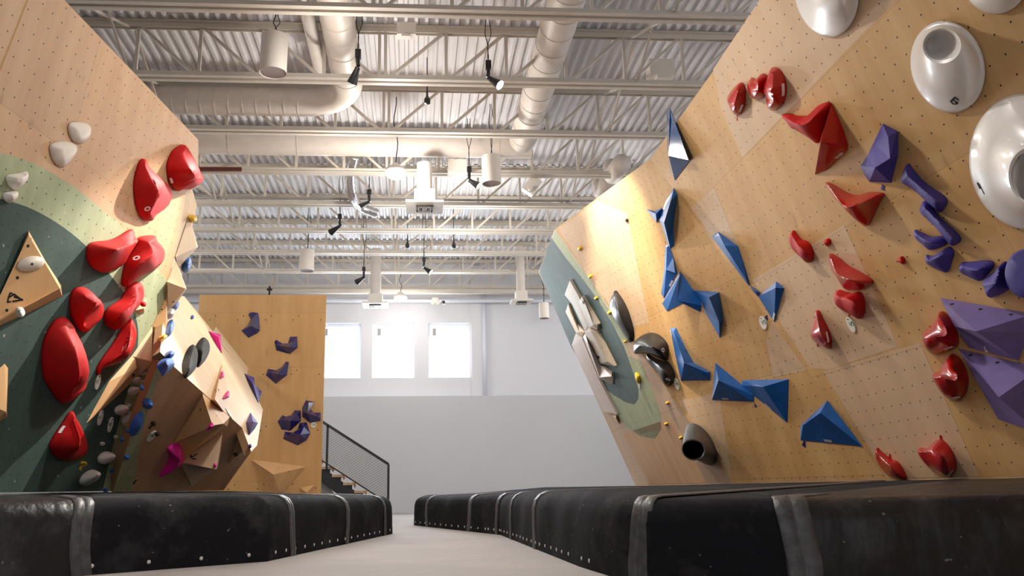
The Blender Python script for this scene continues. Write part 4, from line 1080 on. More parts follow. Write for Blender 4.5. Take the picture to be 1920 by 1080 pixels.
# ------------------------------------------------------------------ staircase
SY = 19.2
st = empty('staircase', 'black steel stair with plywood treads climbing left behind the back panel', 'staircase', (aty(640, 930, SY).x, SY, 0))
def chp(o, root):
    o.parent = root; o.matrix_parent_inverse = Matrix.Translation(-V(root.location)); return o
T0 = aty(795, 0, SY)
tx = lambda zx: aty(360 + zx * .3887, 870, SY).x
tz = lambda zy: aty(660, 540 + zy * .3887, SY).z
rise = (tz(863) - tz(981)) / 3; run = (tx(782) - tx(620)) / 3
xe, ze = tx(845), tz(978)
nst = 13
k0 = -2
for k in range(k0, 9):
    xr_ = xe - k * run; z_ = ze + k * rise
    bm = bmesh.new(); box(bm, (xr_ - run * 1.12, SY, z_ - .055), (xr_, SY + 1.1, z_)); chp(from_bm('tread', bm, M['tread']), st)
    bm = bmesh.new(); box(bm, (xr_ - run - .02, SY + .03, z_ - rise), (xr_ - run * .08 - .06, SY + .06, z_ - .056)); chp(from_bm('riser_plate', bm, M['blackm']), st)
    bm = bmesh.new(); box(bm, (xr_ - .05, SY + .25, z_ - rise * .6), (xr_ - .02, SY + .3, z_ - .056)); chp(from_bm('bracket', bm, M['greyp']), st)
bm = bmesh.new(); kA, kB = k0, 8
a = V((xe - kA * run - run, SY + .05, ze + (kA - 1) * rise - .03)); b = V((xe - kB * run - run, SY + .05, ze + (kB - 1) * rise - .03))
bar(bm, a, b, .05, .24); bar(bm, a + V((0, 1.0, 0)), b + V((0, 1.0, 0)), .05, .24); chp(from_bm('stringer', bm, M['blackm']), st)
rl = empty('stair_railing', 'black stair handrail with wire mesh infill', 'railing', (aty(727, 930, SY).x, SY - .05, 0))
RYp = SY - .05
rp = lambda zx, zy: aty(360 + zx * .3887, 540 + zy * .3887, RYp)
top0, top1 = rp(948, 850), rp(655, 662); sl = (top1.z - top0.z) / (top1.x - top0.x)
topx = top1.x - 1.6; topz = top1.z - 1.6 * sl
bm = bmesh.new(); bar(bm, top0, (topx, RYp, topz), .05, .06); chp(from_bm('top_rail', bm, M['blackm']), rl)
dz = top0.z - rp(905, 1000).z - (rp(905, 1000).x - top0.x) * -sl
low0 = V((top0.x, RYp, top0.z - .86)); low1 = V((topx, RYp, topz - .86))
bm = bmesh.new(); bar(bm, low0, low1, .03, .03); chp(from_bm('bottom_rail', bm, M['blackm']), rl)
for xx in (top0.x, top1.x, topx):
    zz = top0.z + (xx - top0.x) * sl
    bm = bmesh.new(); bar(bm, (xx, RYp, zz), (xx, RYp, 0.0 if xx == top0.x else zz - .98), .05, .05, V((0, 1, 0))); chp(from_bm('post', bm, M['blackm']), rl)
bm = bmesh.new(); nW = int((top0.x - topx) / .045)
for i in range(nW * 2):
    # two diagonal wire families clipped to the sloping parallelogram
    for sgn in (1, -1):
        u0 = i * .045 - (.0 if sgn == 1 else 0)
        ua, va, ub_, vb = (u0, 0, u0 - .86 * .8, .86) if sgn == 1 else (u0 - .86 * .8, 0, u0, .86)
        L = top0.x - topx
        def clip(u1, v1, u2, v2):
            lo_, hi_ = 0.0, 1.0; d = u2 - u1
            for bnd, s_ in ((0, 1), (L, -1)):
                f1, f2 = s_ * (u1 - bnd), s_ * (u2 - bnd)
                if f1 < 0 and f2 < 0: return None
                if f1 < 0: lo_ = max(lo_, f1 / (f1 - f2))
                elif f2 < 0: hi_ = min(hi_, f1 / (f1 - f2))
            if hi_ - lo_ < .02: return None
            return (u1 + d * lo_, v1 + (v2 - v1) * lo_, u1 + d * hi_, v1 + (v2 - v1) * hi_)
        c_ = clip(ua, va, ub_, vb)
        if c_:
            P3 = lambda u, v: V((top0.x - u, RYp, low0.z - u * sl + v))
            bar(bm, P3(c_[0], c_[1]), P3(c_[2], c_[3]), .006, .006, V((0, 1, 0)))
chp(from_bm('wire_mesh', bm, M['blackm']), rl)
bm = bmesh.new(); za = rp(620, 915).z
vs = [bm.verts.new(p) for p in ((tx(560), SY + .2, 0.01), (tx(735), SY + .2, 0.01), (tx(735), SY + .2, .3), (tx(560), SY + .2, za + .35))]
f = bm.faces.new(vs); r_ = bmesh.ops.extrude_face_region(bm, geom=[f]); bmesh.ops.translate(bm, verts=[q for q in r_['geom'] if isinstance(q, bmesh.types.BMVert)], vec=(0, .05, 0))
tag(from_bm('under_stair_panel', bm, M['greyp']), 'grey sloped sheet closing the space under the stair', 'panel')

# ------------------------------------------------------------------ open-web joists
ZJB, ZJT = 6.46, 7.345
JY = [9.25 + 1.822 * i for i in range(-3, 9)]
XM = -0.42
# shared web meshes, built once for the first joist and copied
def web_mesh(name, a, b, w):
    bm = bmesh.new(); bar(bm, a, b, w, w, V((0, 1, 0))); me = bpy.data.meshes.new(name); bm.to_mesh(me); bm.free(); me.materials.append(M['steel']); return me
PW_ = 0.90
me_post = web_mesh('web_post', (0, 0, ZJB + .05), (0, 0, ZJT - .08), .045)
me_dl = web_mesh('web_diagonal', (-PW_ + .05, 0, ZJT - .08), (-.05, 0, ZJB + .06), .042)
me_dr = web_mesh('web_diagonal', (PW_ - .05, 0, ZJT - .08), (.05, 0, ZJB + .06), .042)
bm = bmesh.new()
for dy in (-.035, .035):
    bar(bm, (XL + .02, dy, ZJB + .05), (XR - .02, dy, ZJB + .05), .014, .1); bar(bm, (XL + .02, dy * 2.0, ZJB + .006), (XR - .02, dy * 2.0, ZJB + .006), .07, .012)
me_bot = bpy.data.meshes.new('bottom_chord'); bm.to_mesh(me_bot); bm.free(); me_bot.materials.append(M['steel'])
bm = bmesh.new()
for dy in (-.04, .04):
    bar(bm, (XL + .02, dy, ZJT - .045), (XR - .02, dy, ZJT - .045), .012, .08); bar(bm, (XL + .02, dy * 1.8, ZJT - .006), (XR - .02, dy * 1.8, ZJT - .006), .07, .012)
me_top = bpy.data.meshes.new('top_chord'); bm.to_mesh(me_top); bm.free(); me_top.materials.append(M['steel'])
ordn = ['nearest the far wall', 'second from the far wall', 'third from the far wall', 'fourth from the far wall', 'fifth from the far wall', 'sixth from the far wall', 'seventh from the far wall', 'eighth from the far wall', 'ninth from the far wall, at the view top', 'tenth from the far wall', 'eleventh from the far wall', 'twelfth from the far wall']
for i, y in enumerate(JY):
    j = empty('roof_joist', 'white open-web steel roof joist, ' + ordn[len(JY) - 1 - i], 'roof joist', (XM, y, ZJB), 'white steel roof joists')
    off = Matrix.Translation(-V(j.location))
    def ch(name, me, x_):
        o = bpy.data.objects.new(name, me); COL.objects.link(o); o.parent = j; o.matrix_parent_inverse = off; o.location = (x_, y, 0)
    ch('bottom_chord', me_bot, 0); ch('top_chord', me_top, 0)
    for k in range(-9, 10):
        xk = XM + k * PW_
        if not XL < xk < XR: continue
        ch('web_post', me_post, xk)
        if k == 0: ch('web_post', me_post, xk - .09)
        if k < 0 and XL < xk - PW_: ch('web_diagonal', me_dl, xk)
        if k == 0: ch('web_diagonal', me_dl, xk - .09); ch('web_diagonal', me_dr, xk)
        if k > 0 and xk + PW_ < XR: ch('web_diagonal', me_dr, xk)
# slim bridging braces between neighbouring joists
for sx in (-4.15, 3.3):
    for i in range(2, len(JY) - 1):
        y0, y1 = JY[i], JY[i + 1]
        bm = bmesh.new(); bar(bm, (sx, y0 + .06, ZJB + .08), (sx, y1 - .06, ZJT - .1), .03, .03); bar(bm, (sx + .05, y0 + .06, ZJT - .1), (sx + .05, y1 - .06, ZJB + .08), .03, .03)
        tag(from_bm('bridging_brace', bm, M['steel']), 'thin crossed brace between roof joists on the %s side' % ('left' if sx < 0 else 'right'), 'brace', 'bridging braces between the joists, %s row' % ('left' if sx < 0 else 'right'))

# ------------------------------------------------------------------ ducts and pipes
def pxz(x, y, z): return atz(x, y, z)
ZDU = 6.93
def spiral_duct(label, pts, r, seams=()):
    root = empty('air_duct', label, 'air duct', pts[0]); bm = bmesh.new(); tube(bm, pts, r, 28)
    for a, b, step in seams:
        a, b = V(a), V(b); m = int((b - a).length / step); d = (b - a).normalized() * .008
        for i in range(m):
            p = a.lerp(b, (i + .5) / m); tube(bm, [p - d, p + d], r + .007, 28)
    o = from_bm('duct_run', bm, M['duct'], None, True); o.data.set_sharp_from_angle(angle=.7); chp(o, root)
    return root
# left duct: comes towards us, bends left
dl = pxz(632, 30, ZDU); dyb = pxz(450, 190, ZDU)
xl_, yb_ = dl.x, dyb.y
R_b = 0.75
arc = [(xl_ - R_b + R_b * math.cos(t), yb_ - R_b + R_b * math.sin(t), ZDU) for t in [i * math.pi / 2 / 10 for i in range(11)]]
d1 = spiral_duct('round white duct running towards us and bending left behind the first pendant', [(xl_, -1.0, ZDU)] + arc + [(-9.4, yb_, ZDU)], .235, [((xl_, 1, ZDU), (xl_, yb_ - R_b, ZDU), .4), ((-9, yb_, ZDU), (xl_ - R_b, yb_, ZDU), .22)])
dth = pxz(600, 58, ZDU + .1)
bm = bmesh.new(); tube(bm, [(xl_ - .42, -1, ZDU + .12), (xl_ - .42, yb_ - .9, ZDU + .12)], .1, 16)
tag(from_bm('flexible_duct', bm, M['duct'], None, True), 'thin white flexible duct beside the left round duct', 'air duct')
# right duct and cross duct
dr_ = pxz(1050, 38, ZDU); dcr = pxz(700, 270, ZDU)
d2 = spiral_duct('round white duct on the right running down to the cross duct', [(dr_.x, -1.0, ZDU), (dr_.x, dcr.y - .26, ZDU)], .25, [((dr_.x, 1, ZDU), (dr_.x, dcr.y - .3, ZDU), .45)])
xe_ = pxz(996, 272, ZDU).x
d3 = spiral_duct('long white duct crossing the hall under the roof', [(-9.4, dcr.y, ZDU), (xe_, dcr.y, ZDU)], .235, [((-9, dcr.y, ZDU), (xe_, dcr.y, ZDU), 1.2)])
# silver flexible duct
f0 = aty(664, 300, dcr.y + .35); fl = [aty(664, 292, dcr.y + .3), aty(656, 330, dcr.y + .7), aty(661, 368, dcr.y + 1.2), aty(676, 388, dcr.y + 1.9), aty(706, 400, dcr.y + 2.2)]
bm = bmesh.new(); tube(bm, smooth_poly([tuple(p) for p in fl], 8), [.09 + .008 * (i % 2) for i in range(33)], 14); tag(from_bm('flexible_duct', bm, M['foil'], None, True), 'crinkled silver flexible duct between the joists', 'air duct')
# sprinkler and conduit pipes
yj = JY[7] - .2
a_ = aty(360, 377, yj)
for lb, y_, zz, r_, m_ in (('slim dark sprinkler pipe along the joist behind the vent', JY[7] - .09, ZJB + .13, .025, 'greyp'), ('white pipe along the far wall above the windows', FY - .35, aty(700, 564, FY - .35).z, .05, 'winf'),
                      ('thicker white pipe along the far wall near the roof', FY - .7, aty(700, 546, FY - .7).z, .09, 'steel')):
    bm = bmesh.new(); tube(bm, [(XL + .1, y_, zz), (XR - .1, y_, zz)], r_, 12); tag(from_bm('pipe', bm, M[m_], None, True), lb, 'pipe')
bm = bmesh.new(); bar(bm, aty(372, 317.5, JY[6] - .14), aty(453, 317.5, JY[6] - .14), .05, .07); tag(from_bm('steel_angle', bm, M['rust']), 'short red-brown steel angle along a joist at the left', 'steel angle')

# ------------------------------------------------------------------ pendants
def cord(bm, a, b, r=.008, wob=.04):
    a, b = V(a), V(b); pts = [a.lerp(b, t) + V((wob * math.sin(t * 7), 0, 0)) * (1 - abs(2 * t - 1)) for t in [i / 10 for i in range(11)]]
    tube(bm, pts, r, 6)
def cylinder_pendant(label, x, ybot, w, depth, ztop=7.0):
    """pixel centre of the lower rim, pixel width, depth"""
    c = aty(x, ybot, depth); r = w / 2 * (c - EYE).dot(FW) / F; h = r * 3.0
    root = empty('pendant_fixture', label, 'pendant fixture', c)
    bm = bmesh.new(); lathe(bm, c, [(r * .96, .012), (r, 0), (r, h), (r * .97, h + .01), (0, h + .012)], (0, 0, 1), 36); o = from_bm('shell', bm, M['cyl'], None, True); o.data.set_sharp_from_angle(angle=.6); chp(o, root)
    bm = bmesh.new(); lathe(bm, c, [(0, .016), (r * .965, .016), (r * .965, .03), (0, .03)], (0, 0, 1), 36); chp(from_bm('grille', bm, M['cylb']), root)
    bm = bmesh.new(); cord(bm, c + V((0, 0, h + .01)), (c.x, c.y, ztop)); cord(bm, c + V((.02, 0, h + .01)), (c.x + .03, c.y, ztop), .006, -.05); chp(from_bm('cord', bm, M['cord']), root)
    return root
cylinder_pendant('large white cylinder pendant beside the left duct', 512, 137, 50, 10.2)
cylinder_pendant('white cylinder pendant in front of the cross duct end', 922, 345, 36, 13.4, 7.3)
cylinder_pendant('small white cylinder pendant left of centre', 575, 508, 26.5, 18.9, 7.3)
cylinder_pendant('small white cylinder pendant beside the slate green wall corner', 1020.5, 597, 19, 20.6, 6.4)
# round white ball-shaped ends of ducts seen end on, right
for lb, x, y, d, r in (('round white duct end near the top edge of the right wall', 1166, 306, 14.2, .18), ('lower white duct elbow near the top edge of the right wall', 1140, 340, 15.8, .17)):
    c = aty(x, y, d); bm = bmesh.new(); tube(bm, [c, c + V((0.05, .9, .12)), c + V((.05, 1.0, .4))], [r, r, r * .9], 24); tag(from_bm('duct_elbow', bm, M['duct'], None, True), lb, 'air duct')

def spot_lamp(label, xj, yj, xt, yt, depth, lit, aim, w0=.035, ztop=7.3, power=0):
    """(xj,yj) pixel of the joint, (xt,yt) pixel of the middle of the mouth"""
    j = aty(xj, yj, depth); t = aty(xt, yt, depth + aim[1]); d = (t - j); L = d.length; d.normalize()
    root = empty('spot_lamp', label, 'spot lamp', j, None)
    bm = bmesh.new(); lathe(bm, j, [(0, 0), (w0, .0), (w0 * 1.1, L * .2), (w0 * 2.1, L * .98), (w0 * 2.2, L), (w0 * 2.0, L), (w0 * 1.7, L * .8), (0, L * .78)], d, 24); o = from_bm('housing', bm, M['lamp'], None, True); o.data.set_sharp_from_angle(angle=.6); chp(o, root)
    bm = bmesh.new(); lathe(bm, j + d * (L * .9), [(0, 0), (w0 * 1.86, 0), (w0 * 1.86, .012), (0, .012)], d, 20); chp(from_bm('lens', bm, M['glow'] if lit else M['glowd']), root)
    bm = bmesh.new(); tube(bm, [j - d * .02, j + V((0, 0, .06)), j + V((0, 0, .14))], .028, 12); box(bm, j + V((-.04, -.04, .14)), j + V((.04, .04, .26))); chp(from_bm('swivel_joint', bm, M['lamp']), root)
    bm = bmesh.new(); cord(bm, j + V((-.01, 0, .26)), (j.x - .02, j.y, ztop), .007, .03); cord(bm, j + V((.01, 0, .26)), (j.x + .03, j.y, ztop), .007, -.04); chp(from_bm('cord', bm, M['cord']), root)
    return j, t, d
LAMPS = [spot_lamp('black cone spot lamp hanging below the left duct bend, facing down left', 671, 126, 660, 156, 10.4, False, (0, .12)),
         spot_lamp('bright lit spot lamp aimed at the right wall, nearest', 916, 146, 938, 160, 10.6, True, (0, -.1)),
         spot_lamp('lit spot lamp beside the cylinder pendant in front of the cross duct', 880, 338, 898, 349, 14.0, True, (0, -.05)),
         spot_lamp('lit chrome-looking spot lamp aimed left under the silver duct', 692, 379, 672, 390, 15.6, True, (0, -.1)),
         spot_lamp('unlit black spot lamp aimed left below the silver duct', 637, 424, 620, 436, 16.6, False, (0, .14)),
         spot_lamp('lit spot lamp aimed right, farthest of the lit ones', 795, 502, 808, 511, 19.2, True, (0, -.05)),
         spot_lamp('unlit black spot lamp lowest before the far wall', 682, 520, 669, 529, 19.6, False, (0, .14))]

def bay_light(label, x, y, w, depth, ztop):
    c = aty(x, y, depth); r = w / 2 * (c - EYE).dot(FW) / F
    root = empty('high_bay_light', label, 'ceiling lamp', c)
    bm = bmesh.new(); lathe(bm, c, [(r * .9, 0), (r, .02), (r, .06), (r * .6, .1), (r * .3, .16), (0, .17)], (0, 0, 1), 32); chp(from_bm('housing', bm, M['cyl'], None, True), root)
    bm = bmesh.new(); lathe(bm, c, [(0, -.11), (r * .6, -.1), (r * .9, -.06), (r * 1.02, -.006), (r * .9, -.004), (0, -.004)], (0, 0, 1), 32); chp(from_bm('diffuser', bm, M['glow'], None, True), root)
    bm = bmesh.new(); cord(bm, c + V((0, 0, .17)), (c.x, c.y, ztop), .01, .06); chp(from_bm('cord', bm, M['cord']), root)
    return c
BAYS = [bay_light('bright round high-bay lamp under the cross duct', 742, 323, 38, 13.2, 7.3), bay_light('round high-bay lamp glowing near the far wall', 751, 558, 24, 22.6, 6.6)]

def vent(label, x0, y0, x1, y1, depth, neck):
    c = aty((x0 + x1) / 2, y1, depth); k = (c - EYE).dot(FW) / F; w = (x1 - x0) * k / 2; dz = (y1 - y0) * k
    root = empty('air_diffuser', label, 'air vent', c)
    D = min(w * 2, dz * 2.4); bm = bmesh.new()
    # square plate tilted slightly so its louvres face down
    vs = [V((-w, 0, 0)), V((w, 0, 0)), V((w * .93, D, 0)), V((-w * .93, D, 0))]
    box(bm, (c.x - w, c.y, c.z), (c.x + w, c.y + 2 * w, c.z + .04)); box(bm, (c.x - w * .55, c.y + w * .45, c.z + .04), (c.x + w * .55, c.y + 1.55 * w, c.z + .3)); chp(from_bm('plate', bm, M['cyl']), root)
    for i, s_ in enumerate((.44, .33, .22, .11)):
        bm = bmesh.new()
        for a, b in (((-s_, -s_), (s_, -s_)), ((s_, -s_), (s_, s_)), ((s_, s_), (-s_, s_)), ((-s_, s_), (-s_, -s_))):
            bar(bm, (c.x + a[0] * w, c.y + w + a[1] * w, c.z - .016), (c.x + b[0] * w, c.y + w + b[1] * w, c.z - .016), .05 * w, .03)
        chp(from_bm('louvre_ring', bm, M['lamp'] if i % 2 == 0 else M['cyl']), root)
    bm = bmesh.new(); lathe(bm, (c.x, c.y + w, c.z + .3), [(0, 0), (w * .42, 0), (w * .42, neck), (0, neck)], (0, 0, 1), 24); chp(from_bm('neck', bm, M['duct'], None, False), root)
vent('square white air diffuser with dark louvres under the cross duct', 761, 357, 832, 378, 13.7, .55)
vent('white air diffuser near the far wall, left', 679, 556, 727, 568, 21.6, 1.3)
vent('white air diffuser near the far wall, right', 960, 554, 1000, 563, 21.6, 1.3)
# small devices
for lb, nm, ct, x, y, d, sz in (('twin-head white emergency light hanging over the far windows', 'emergency_light', 'emergency light', 816, 566, 23.2, .13), ('small black camera beside the emergency light', 'security_camera', 'camera', 831, 568, 23.2, .07),
                                ('small white junction box on a joist by the spot lamp', 'junction_box', 'junction box', 857, 314, JY[6] - .2, .18), ('tilted white projector box near the right wall edge', 'projector', 'projector', 997, 349, 15.0, .16),
                                ('white box under the deck left of the brightest spot lamp', 'junction_box', 'junction box', 762, 58, 10.2, .13), ('grey electrical box high on the right near the deck', 'junction_box', 'junction box', 1238, 132, 11.6, .2)):
    c = aty(x, y, d); bm = bmesh.new()
    if nm == 'emergency_light':
        box(bm, c + V((-.09, -.05, .02)), c + V((.09, .05, .12)))
        for s_ in (-.07, .07): lathe(bm, c + V((s_, -.04, -.03)), [(0, 0), (.06, 0), (.05, .08), (0, .08)], (0, 1, .3), 14)
    elif nm == 'security_camera':
        lathe(bm, c, [(0, -.05), (.05, -.03), (.06, .02), (.04, .06), (0, .06)], (0, 0, 1), 14)
    elif nm == 'projector':
        bar(bm, c + V((-.1, 0, -.14)), c + V((.1, 0, .14)), .24, .16, V((0, 1, 0))); lathe(bm, c + V((-.05, -.1, -.1)), [(0, 0), (.05, 0), (.05, .06), (0, .06)], (0, -1, 0), 12)
    else:
        box(bm, c - V((sz, sz * .6, sz * .7)), c + V((sz, sz * .6, sz * .7))); box(bm, c + V((-sz * .5, -sz * .7, -sz * 1.0)), c + V((sz * .4, sz * .1, -sz * .7)))
    tag(from_bm(nm, bm, M['lamp' if nm == 'security_camera' else 'cyl']), lb, ct)
for lb, x, y, d in (('small black sensor under the deck left of the lit spot lamp', 801, 191, 11.9), ('black rod clamp standing on the top of the back panel', 506, 540, 18.3), ('black sensor dot between the far joists, left', 764, 462, 19), ('black sensor dot between the far joists, right', 851, 462, 19)):
    c = aty(x, y, d); bm = bmesh.new()
    if 'clamp' in lb: box(bm, (c.x - .02, 18.26, zt - .015), (c.x + .02, 18.3, zt + .22)); box(bm, (c.x - .06, 18.25, zt + .12), (c.x + .06, 18.31, zt + .16))
    else: lathe(bm, c, [(0, -.05), (.05, -.03), (.05, .04), (.02, .1), (.008, .3), (.008, 7.34 - c.z), (0, 7.34 - c.z)], (0, 0, 1), 12)
    tag(from_bm('rod_clamp' if 'clamp' in lb else 'sensor', bm, M['lamp']), lb, 'clamp' if 'clamp' in lb else 'sensor')
# ------------------------------------------------------------------ crash mats
SEC = [(0.0, 0.0), (0.0, .10), (.004, .26), (.004, .40), (.012, .70), (.035, .84), (.08, .93), (.15, .985), (.24, 1.0)]   # (inward, fraction of height)


def mat_rows(path, backs, inward, fold=0.0, seed=1):
    """cross sections along the front edge: list of rows of points"""
    rnd = random.Random(seed); rows = []
    for (x, y, zt_), b, n in zip(path, backs, inward):
        rows.append([V((x, y, 0)) + n * i + V((0, 0, zt_ * f)) for i, f in SEC] + [V((b[0], b[1], b[2]))])
    return rows


def densify(path, backs, step):
    P, B = [], []; par = []
    for i in range(len(path) - 1):
        a, b = path[i], path[i + 1]; m = max(1, int(math.dist(a[:2], b[:2]) / step))
        for k in range(m):
            t = k / m; P.append(tuple(u + (v - u) * t for u, v in zip(a, b))); B.append(tuple(u + (v - u) * t for u, v in zip(backs[i], backs[i + 1]))); par.append(i + t)
    P.append(path[-1]); B.append(backs[-1]); par.append(len(path) - 1)
    return P, B, par


def build_mat(label, path, backs, seams, mats, side, studs, seed=3):
    P, B, par = densify(path, backs, .09); n = len(P); rnd = random.Random(seed)
    # smooth tangents -> inward normals
    N = []
    for i in range(n):
        a, b = V(P[max(0, i - 2)][:2] + (0,)), V(P[min(n - 1, i + 2)][:2] + (0,)); d = (b - a).normalized(); N.append(V((-d.y, d.x, 0)) * side)
    rows = mat_rows(P, B, N)
    for i, r in enumerate(rows):       # slack fabric: slow ripples
        w = .012 * math.sin(i * .55 + seed) + .01 * math.sin(i * .23 + 2 * seed)
        for k, (q, f) in enumerate(SEC):
            g = math.sin(math.pi * min(1, f)) if f < .9 else 0.1
            r[k] += N[i] * (w * g)
    root = empty('crash_mat', label, 'crash mat', (P[n // 2][0], P[n // 2][1], 0))
    groups = []
    start = 0
    for (p_end, m_) in mats:
        end = max(i for i in range(n) if par[i] <= p_end + 1e-6); groups.append((start, end, m_)); start = end
    for (a, b, m_) in groups:
        bm = bmesh.new(); R = rows[a:b + 1]; vv = [[bm.verts.new(p) for p in r] + [bm.verts.new(V((r[-1].x, r[-1].y, 0)))] for r in R]
        for r0, r1_ in zip(vv, vv[1:]):
            for k in range(len(r0)):
                k2 = (k + 1) % len(r0); bm.faces.new((r0[k], r0[k2], r1_[k2], r1_[k]))
        bm.faces.new(vv[0]); bm.faces.new(vv[-1][::-1])
        o = from_bm('cover', bm, M[m_], None, True); o.data.set_sharp_from_angle(angle=math.radians(50)); chp(o, root)
        if m_ == 'vinyl': o['label'] = 'wrinkled black vinyl cover'
    for s_ in seams:                   # raised seam tapes
        p, w, top = s_
        i = min(range(n), key=lambda k: abs(par[k] - p)); d = V((-N[i].y, N[i].x, 0)); r = rows[i]
        ctr = [q.copy() for q in r[:len(SEC)]]
        back = r[-1]
        e = ctr[-1] + (back - ctr[-1]) * top; ctr.append(e)
        bm = bmesh.new(); vv = []
        for k, q in enumerate(ctr):
            t_ = (ctr[min(k + 1, len(ctr) - 1)] - ctr[max(k - 1, 0)]).normalized(); out = t_.cross(d); out = out if out.dot(-N[i] + V((0, 0, .5))) > 0 else -out
            sway = d * (.02 * math.sin(k * .9 + p * 5))
            vv.append([bm.verts.new(q + sway + d * (w / 2 * u) + out * o_) for u, o_ in ((-1, .004), (-.9, .014), (-.1, .016), (0, .007), (.1, .016), (.9, .014), (1, .004))])
        for r0, r1_ in zip(vv, vv[1:]):
            for k in range(6): bm.faces.new((r0[k], r0[k + 1], r1_[k + 1], r1_[k]))
        o = from_bm('seam_tape', bm, M['seamv'], None, True); chp(o, root)
    bm = bmesh.new(); lathe(bm, (0, 0, 0), [(.016, 0), (.016, .003), (.009, .007), (0, .008)], (1, 0, 0), 14); me = bpy.data.meshes.new('rivet'); bm.to_mesh(me); bm.free(); me.materials.append(M['screw'])
    for (pa_, pb_, step, hz) in studs:
        L = 0; last = None
        for i in range(n):
            if not pa_ <= par[i] <= pb_: continue
            q = V(P[i][:2] + (0,))
            if last is not None and (q - last).length < step: continue
            last = q
            o = bpy.data.objects.new('rivet', me); COL.objects.link(o); o.parent = root; o.matrix_parent_inverse = Matrix.Translation(-V(root.location))
            a = rows[i][1].lerp(rows[i][2], .1) ; o.location = a - N[i] * .003 + V((0, 0, hz)); o.rotation_euler = (0, 0, math.atan2(-N[i].y, -N[i].x))
    return root


def fl(x, y): q = atz(x, y, 0); return (q.x, q.y)
# left mat: front edge runs from the near left towards the far end of the aisle
LA, LB, LC = fl(148, 1080), fl(500, 1053), fl(736, 1001)
dirA = V((LA[0] - LB[0], LA[1] - LB[1], 0)).normalized()
L0 = (LA[0] + dirA.x * 2.6, LA[1] + dirA.y * 2.6)
ba = dk_bot; wallL = PL.h if PL.h.y > 0 else -PL.h
lpath = [L0 + (.585,), LA + (.588,), LB + (.59,), LC + (.545,), (LC[0] - .10, LC[1] + .22, .545), (LC[0] - .9, LC[1] + .5, .56)]
zw = zb - .012
lback = [(-4.6, 8.2, zw), (-3.75, 9.0, zw), (-3.36, 9.75, zw), (-2.6, 12.35, zw), (-2.62, 12.6, zw), (-2.7, 13.0, zw)]
lpath = lpath[:-1] + [(LC[0] - .45, LC[1] + .42, .55)]
tB = lambda x0: 2 + (x0[0] - LB[0]) / (LC[0] - LB[0])
build_mat('long black crash mat along the left wall with grey seam tapes', lpath, lback,
          [(.985, .16, .25), (2 + .13, .13, .35), (2.52, .12, .35), (2.90, .1, .3)], [(1.0, 'vinyl'), (5.0, 'felt')], 1,
          [(1.02, 1.98, .42, 0), (2.03, 2.98, .26, 0), (3.02, 4.0, .2, 0)], 3)
# right mats
RA_, RB_, RC_ = fl(776, 985), fl(910, 1000), fl(1085, 1062)
RM = fl(938, 1003)
zr = zb - .012
cx_, cyy = 1.45, 5.62
vx0 = aty(1470, 1000, 5.42).x
rpath = [(RA_[0] + .9, RA_[1] + .75, .54), (RA_[0] + .1, RA_[1] + .3, .535), RA_ + (.515,), RB_ + (.545,), RM + (.56,), RC_ + (.605,), (1.36, 6.55, .6), (cx_ - .03, cyy + .25, .56), (cx_ + .12, cyy, .535), (vx0, 5.42, .532), (vx0 + .2, 5.4, .532), (4.70, 5.12, .535)]
rpath[8:9] = [(cx_ + .12, cyy, .535)]
rback = [(2.6, 16.6, zr), (2.7, 15.9, zr), (2.9, 15.2, zr), (3.4, 14.2, zr), (3.8, c2z.y, zr), (4.55, 10.2, zr), (4.7, 9.0, zr), (4.72, r2z.y, zr), (4.73, 7.9, zr), (4.74, 7.0, zr), (4.75, 6.8, zr), (4.75, 5.6, zr)]
rback = [(min(a, basex(b)) if b > 16 else basex(b), b, c) for a, b, c in rback]
build_mat('long black crash mat along the right wall with a wrinkled vinyl near end', rpath, rback,
          [(2.22, .1, .3), (2.82, .12, .3), (3.9, .1, .3), (4.22, .12, .35), (4.58, .15, .4), (7.6, .16, .9), (9.45, .22, .12)],
          [(9.0, 'felt'), (11.0, 'vinyl')], 1, [(1.3, 1.98, .2, 0), (2.02, 3.0, .26, 0), (3.05, 4.0, .2, 0), (4.02, 4.98, .22, 0), (5.1, 6.0, .2, 0)], 5)
# ------------------------------------------------------------------ light
W = bpy.data.worlds.new('sky'); S.world = W; W.use_nodes = True
bg = W.node_tree.nodes['Background']; bg.inputs[0].default_value = (0.86, 0.92, 1.0, 1); bg.inputs[1].default_value = 3.0


def area(name, loc, size, power, col=(1, .95, .88), target=None, spread=180, sy=None):
    l = bpy.data.lights.new(name, 'AREA'); l.energy = power; l.color = col; l.size = size; l.spread = math.radians(spread)
    if sy: l.shape = 'RECTANGLE'; l.size_y = sy
    else: l.shape = 'DISK'
    o = bpy.data.objects.new(name, l); COL.objects.link(o); o.location = loc
    d = (V(target) - V(loc)) if target else V((0, 0, -1)); o.rotation_euler = d.to_track_quat('-Z', 'Y').to_euler()
    return o


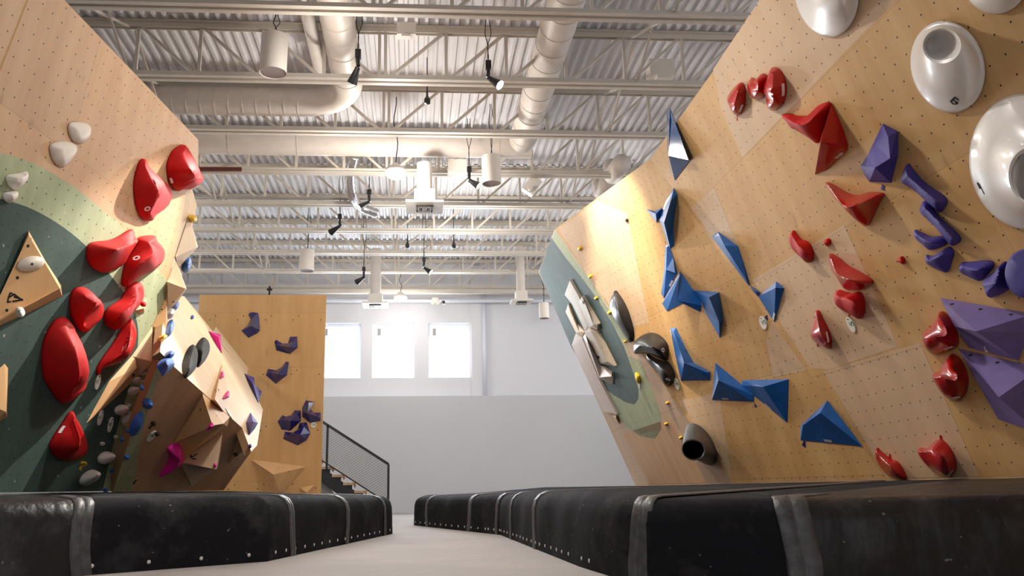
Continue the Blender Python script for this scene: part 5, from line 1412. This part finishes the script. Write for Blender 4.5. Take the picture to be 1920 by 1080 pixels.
def bulb(loc, power, r=.2, col=(1, .95, .88)):
    l = bpy.data.lights.new('bay_and_fill_lamp', 'POINT'); l.energy = power; l.color = col; l.shadow_soft_size = r
    o = bpy.data.objects.new('bay_and_fill_lamp', l); COL.objects.link(o); o.location = loc


for c, p in zip(BAYS, (240, 60)): bulb((c.x, c.y, c.z - .3), p)
for x, y, p in ((-1.0, 9.6, 45), (1.2, 17.0, 150), (5.5, 19, 110), (-6.5, 15.0, 150), (-6.5, 20, 60)): bulb((x, y, 5.7), p)  # added fill lights without fixtures, lifting the ceiling and far walls
for x, y, p in ((-1.0, 1.0, 60), (0.6, 7.4, 160), (-1.5, 7.5, 20)): area('bay_and_fill_lamp', (x, y, 6.1), .5, p)  # unseen overhead lamps added to brighten the near walls and holds


def spot(j, t, d, target, power, ang=55, col=(1, .89, .72)):
    l = bpy.data.lights.new('spot_light', 'SPOT'); l.energy = power; l.color = col; l.spot_size = math.radians(ang); l.spot_blend = .7; l.shadow_soft_size = .05
    o = bpy.data.objects.new('spot_light', l); COL.objects.link(o); o.location = t + d * .03
    o.rotation_euler = (V(target) - o.location).to_track_quat('-Z', 'Y').to_euler()


spot(*LAMPS[1], PB.at(1175, 520), 1300, 50); spot(*LAMPS[2], PA.at(1420, 480), 600, 50)
spot(*LAMPS[0], PL.at(110, 720), 2300, 40, (1, .93, .84)); spot(*LAMPS[3], PU.at(380, 650), 450, 50); spot(*LAMPS[4], PU.at(400, 700), 250, 45); spot(*LAMPS[6], PP.at(520, 720), 150, 50)
# daylight through the far windows and the glazed front of the hall behind the viewer
for w in wins: area('window_daylight', ((w[0] + w[1]) / 2, FY + .35, (w[2] + w[3]) / 2), w[1] - w[0], 170, (.88, .94, 1), ((w[0] + w[1]) / 2, 10, 1.0), 160, w[3] - w[2])
S.view_settings.view_transform = 'Standard'; S.view_settings.look = 'None'; S.view_settings.gamma = 1; S.view_settings.use_curve_mapping = False
S.view_settings.exposure = 0.0
S.cycles.use_denoising = True
S.cycles.max_bounces = 8
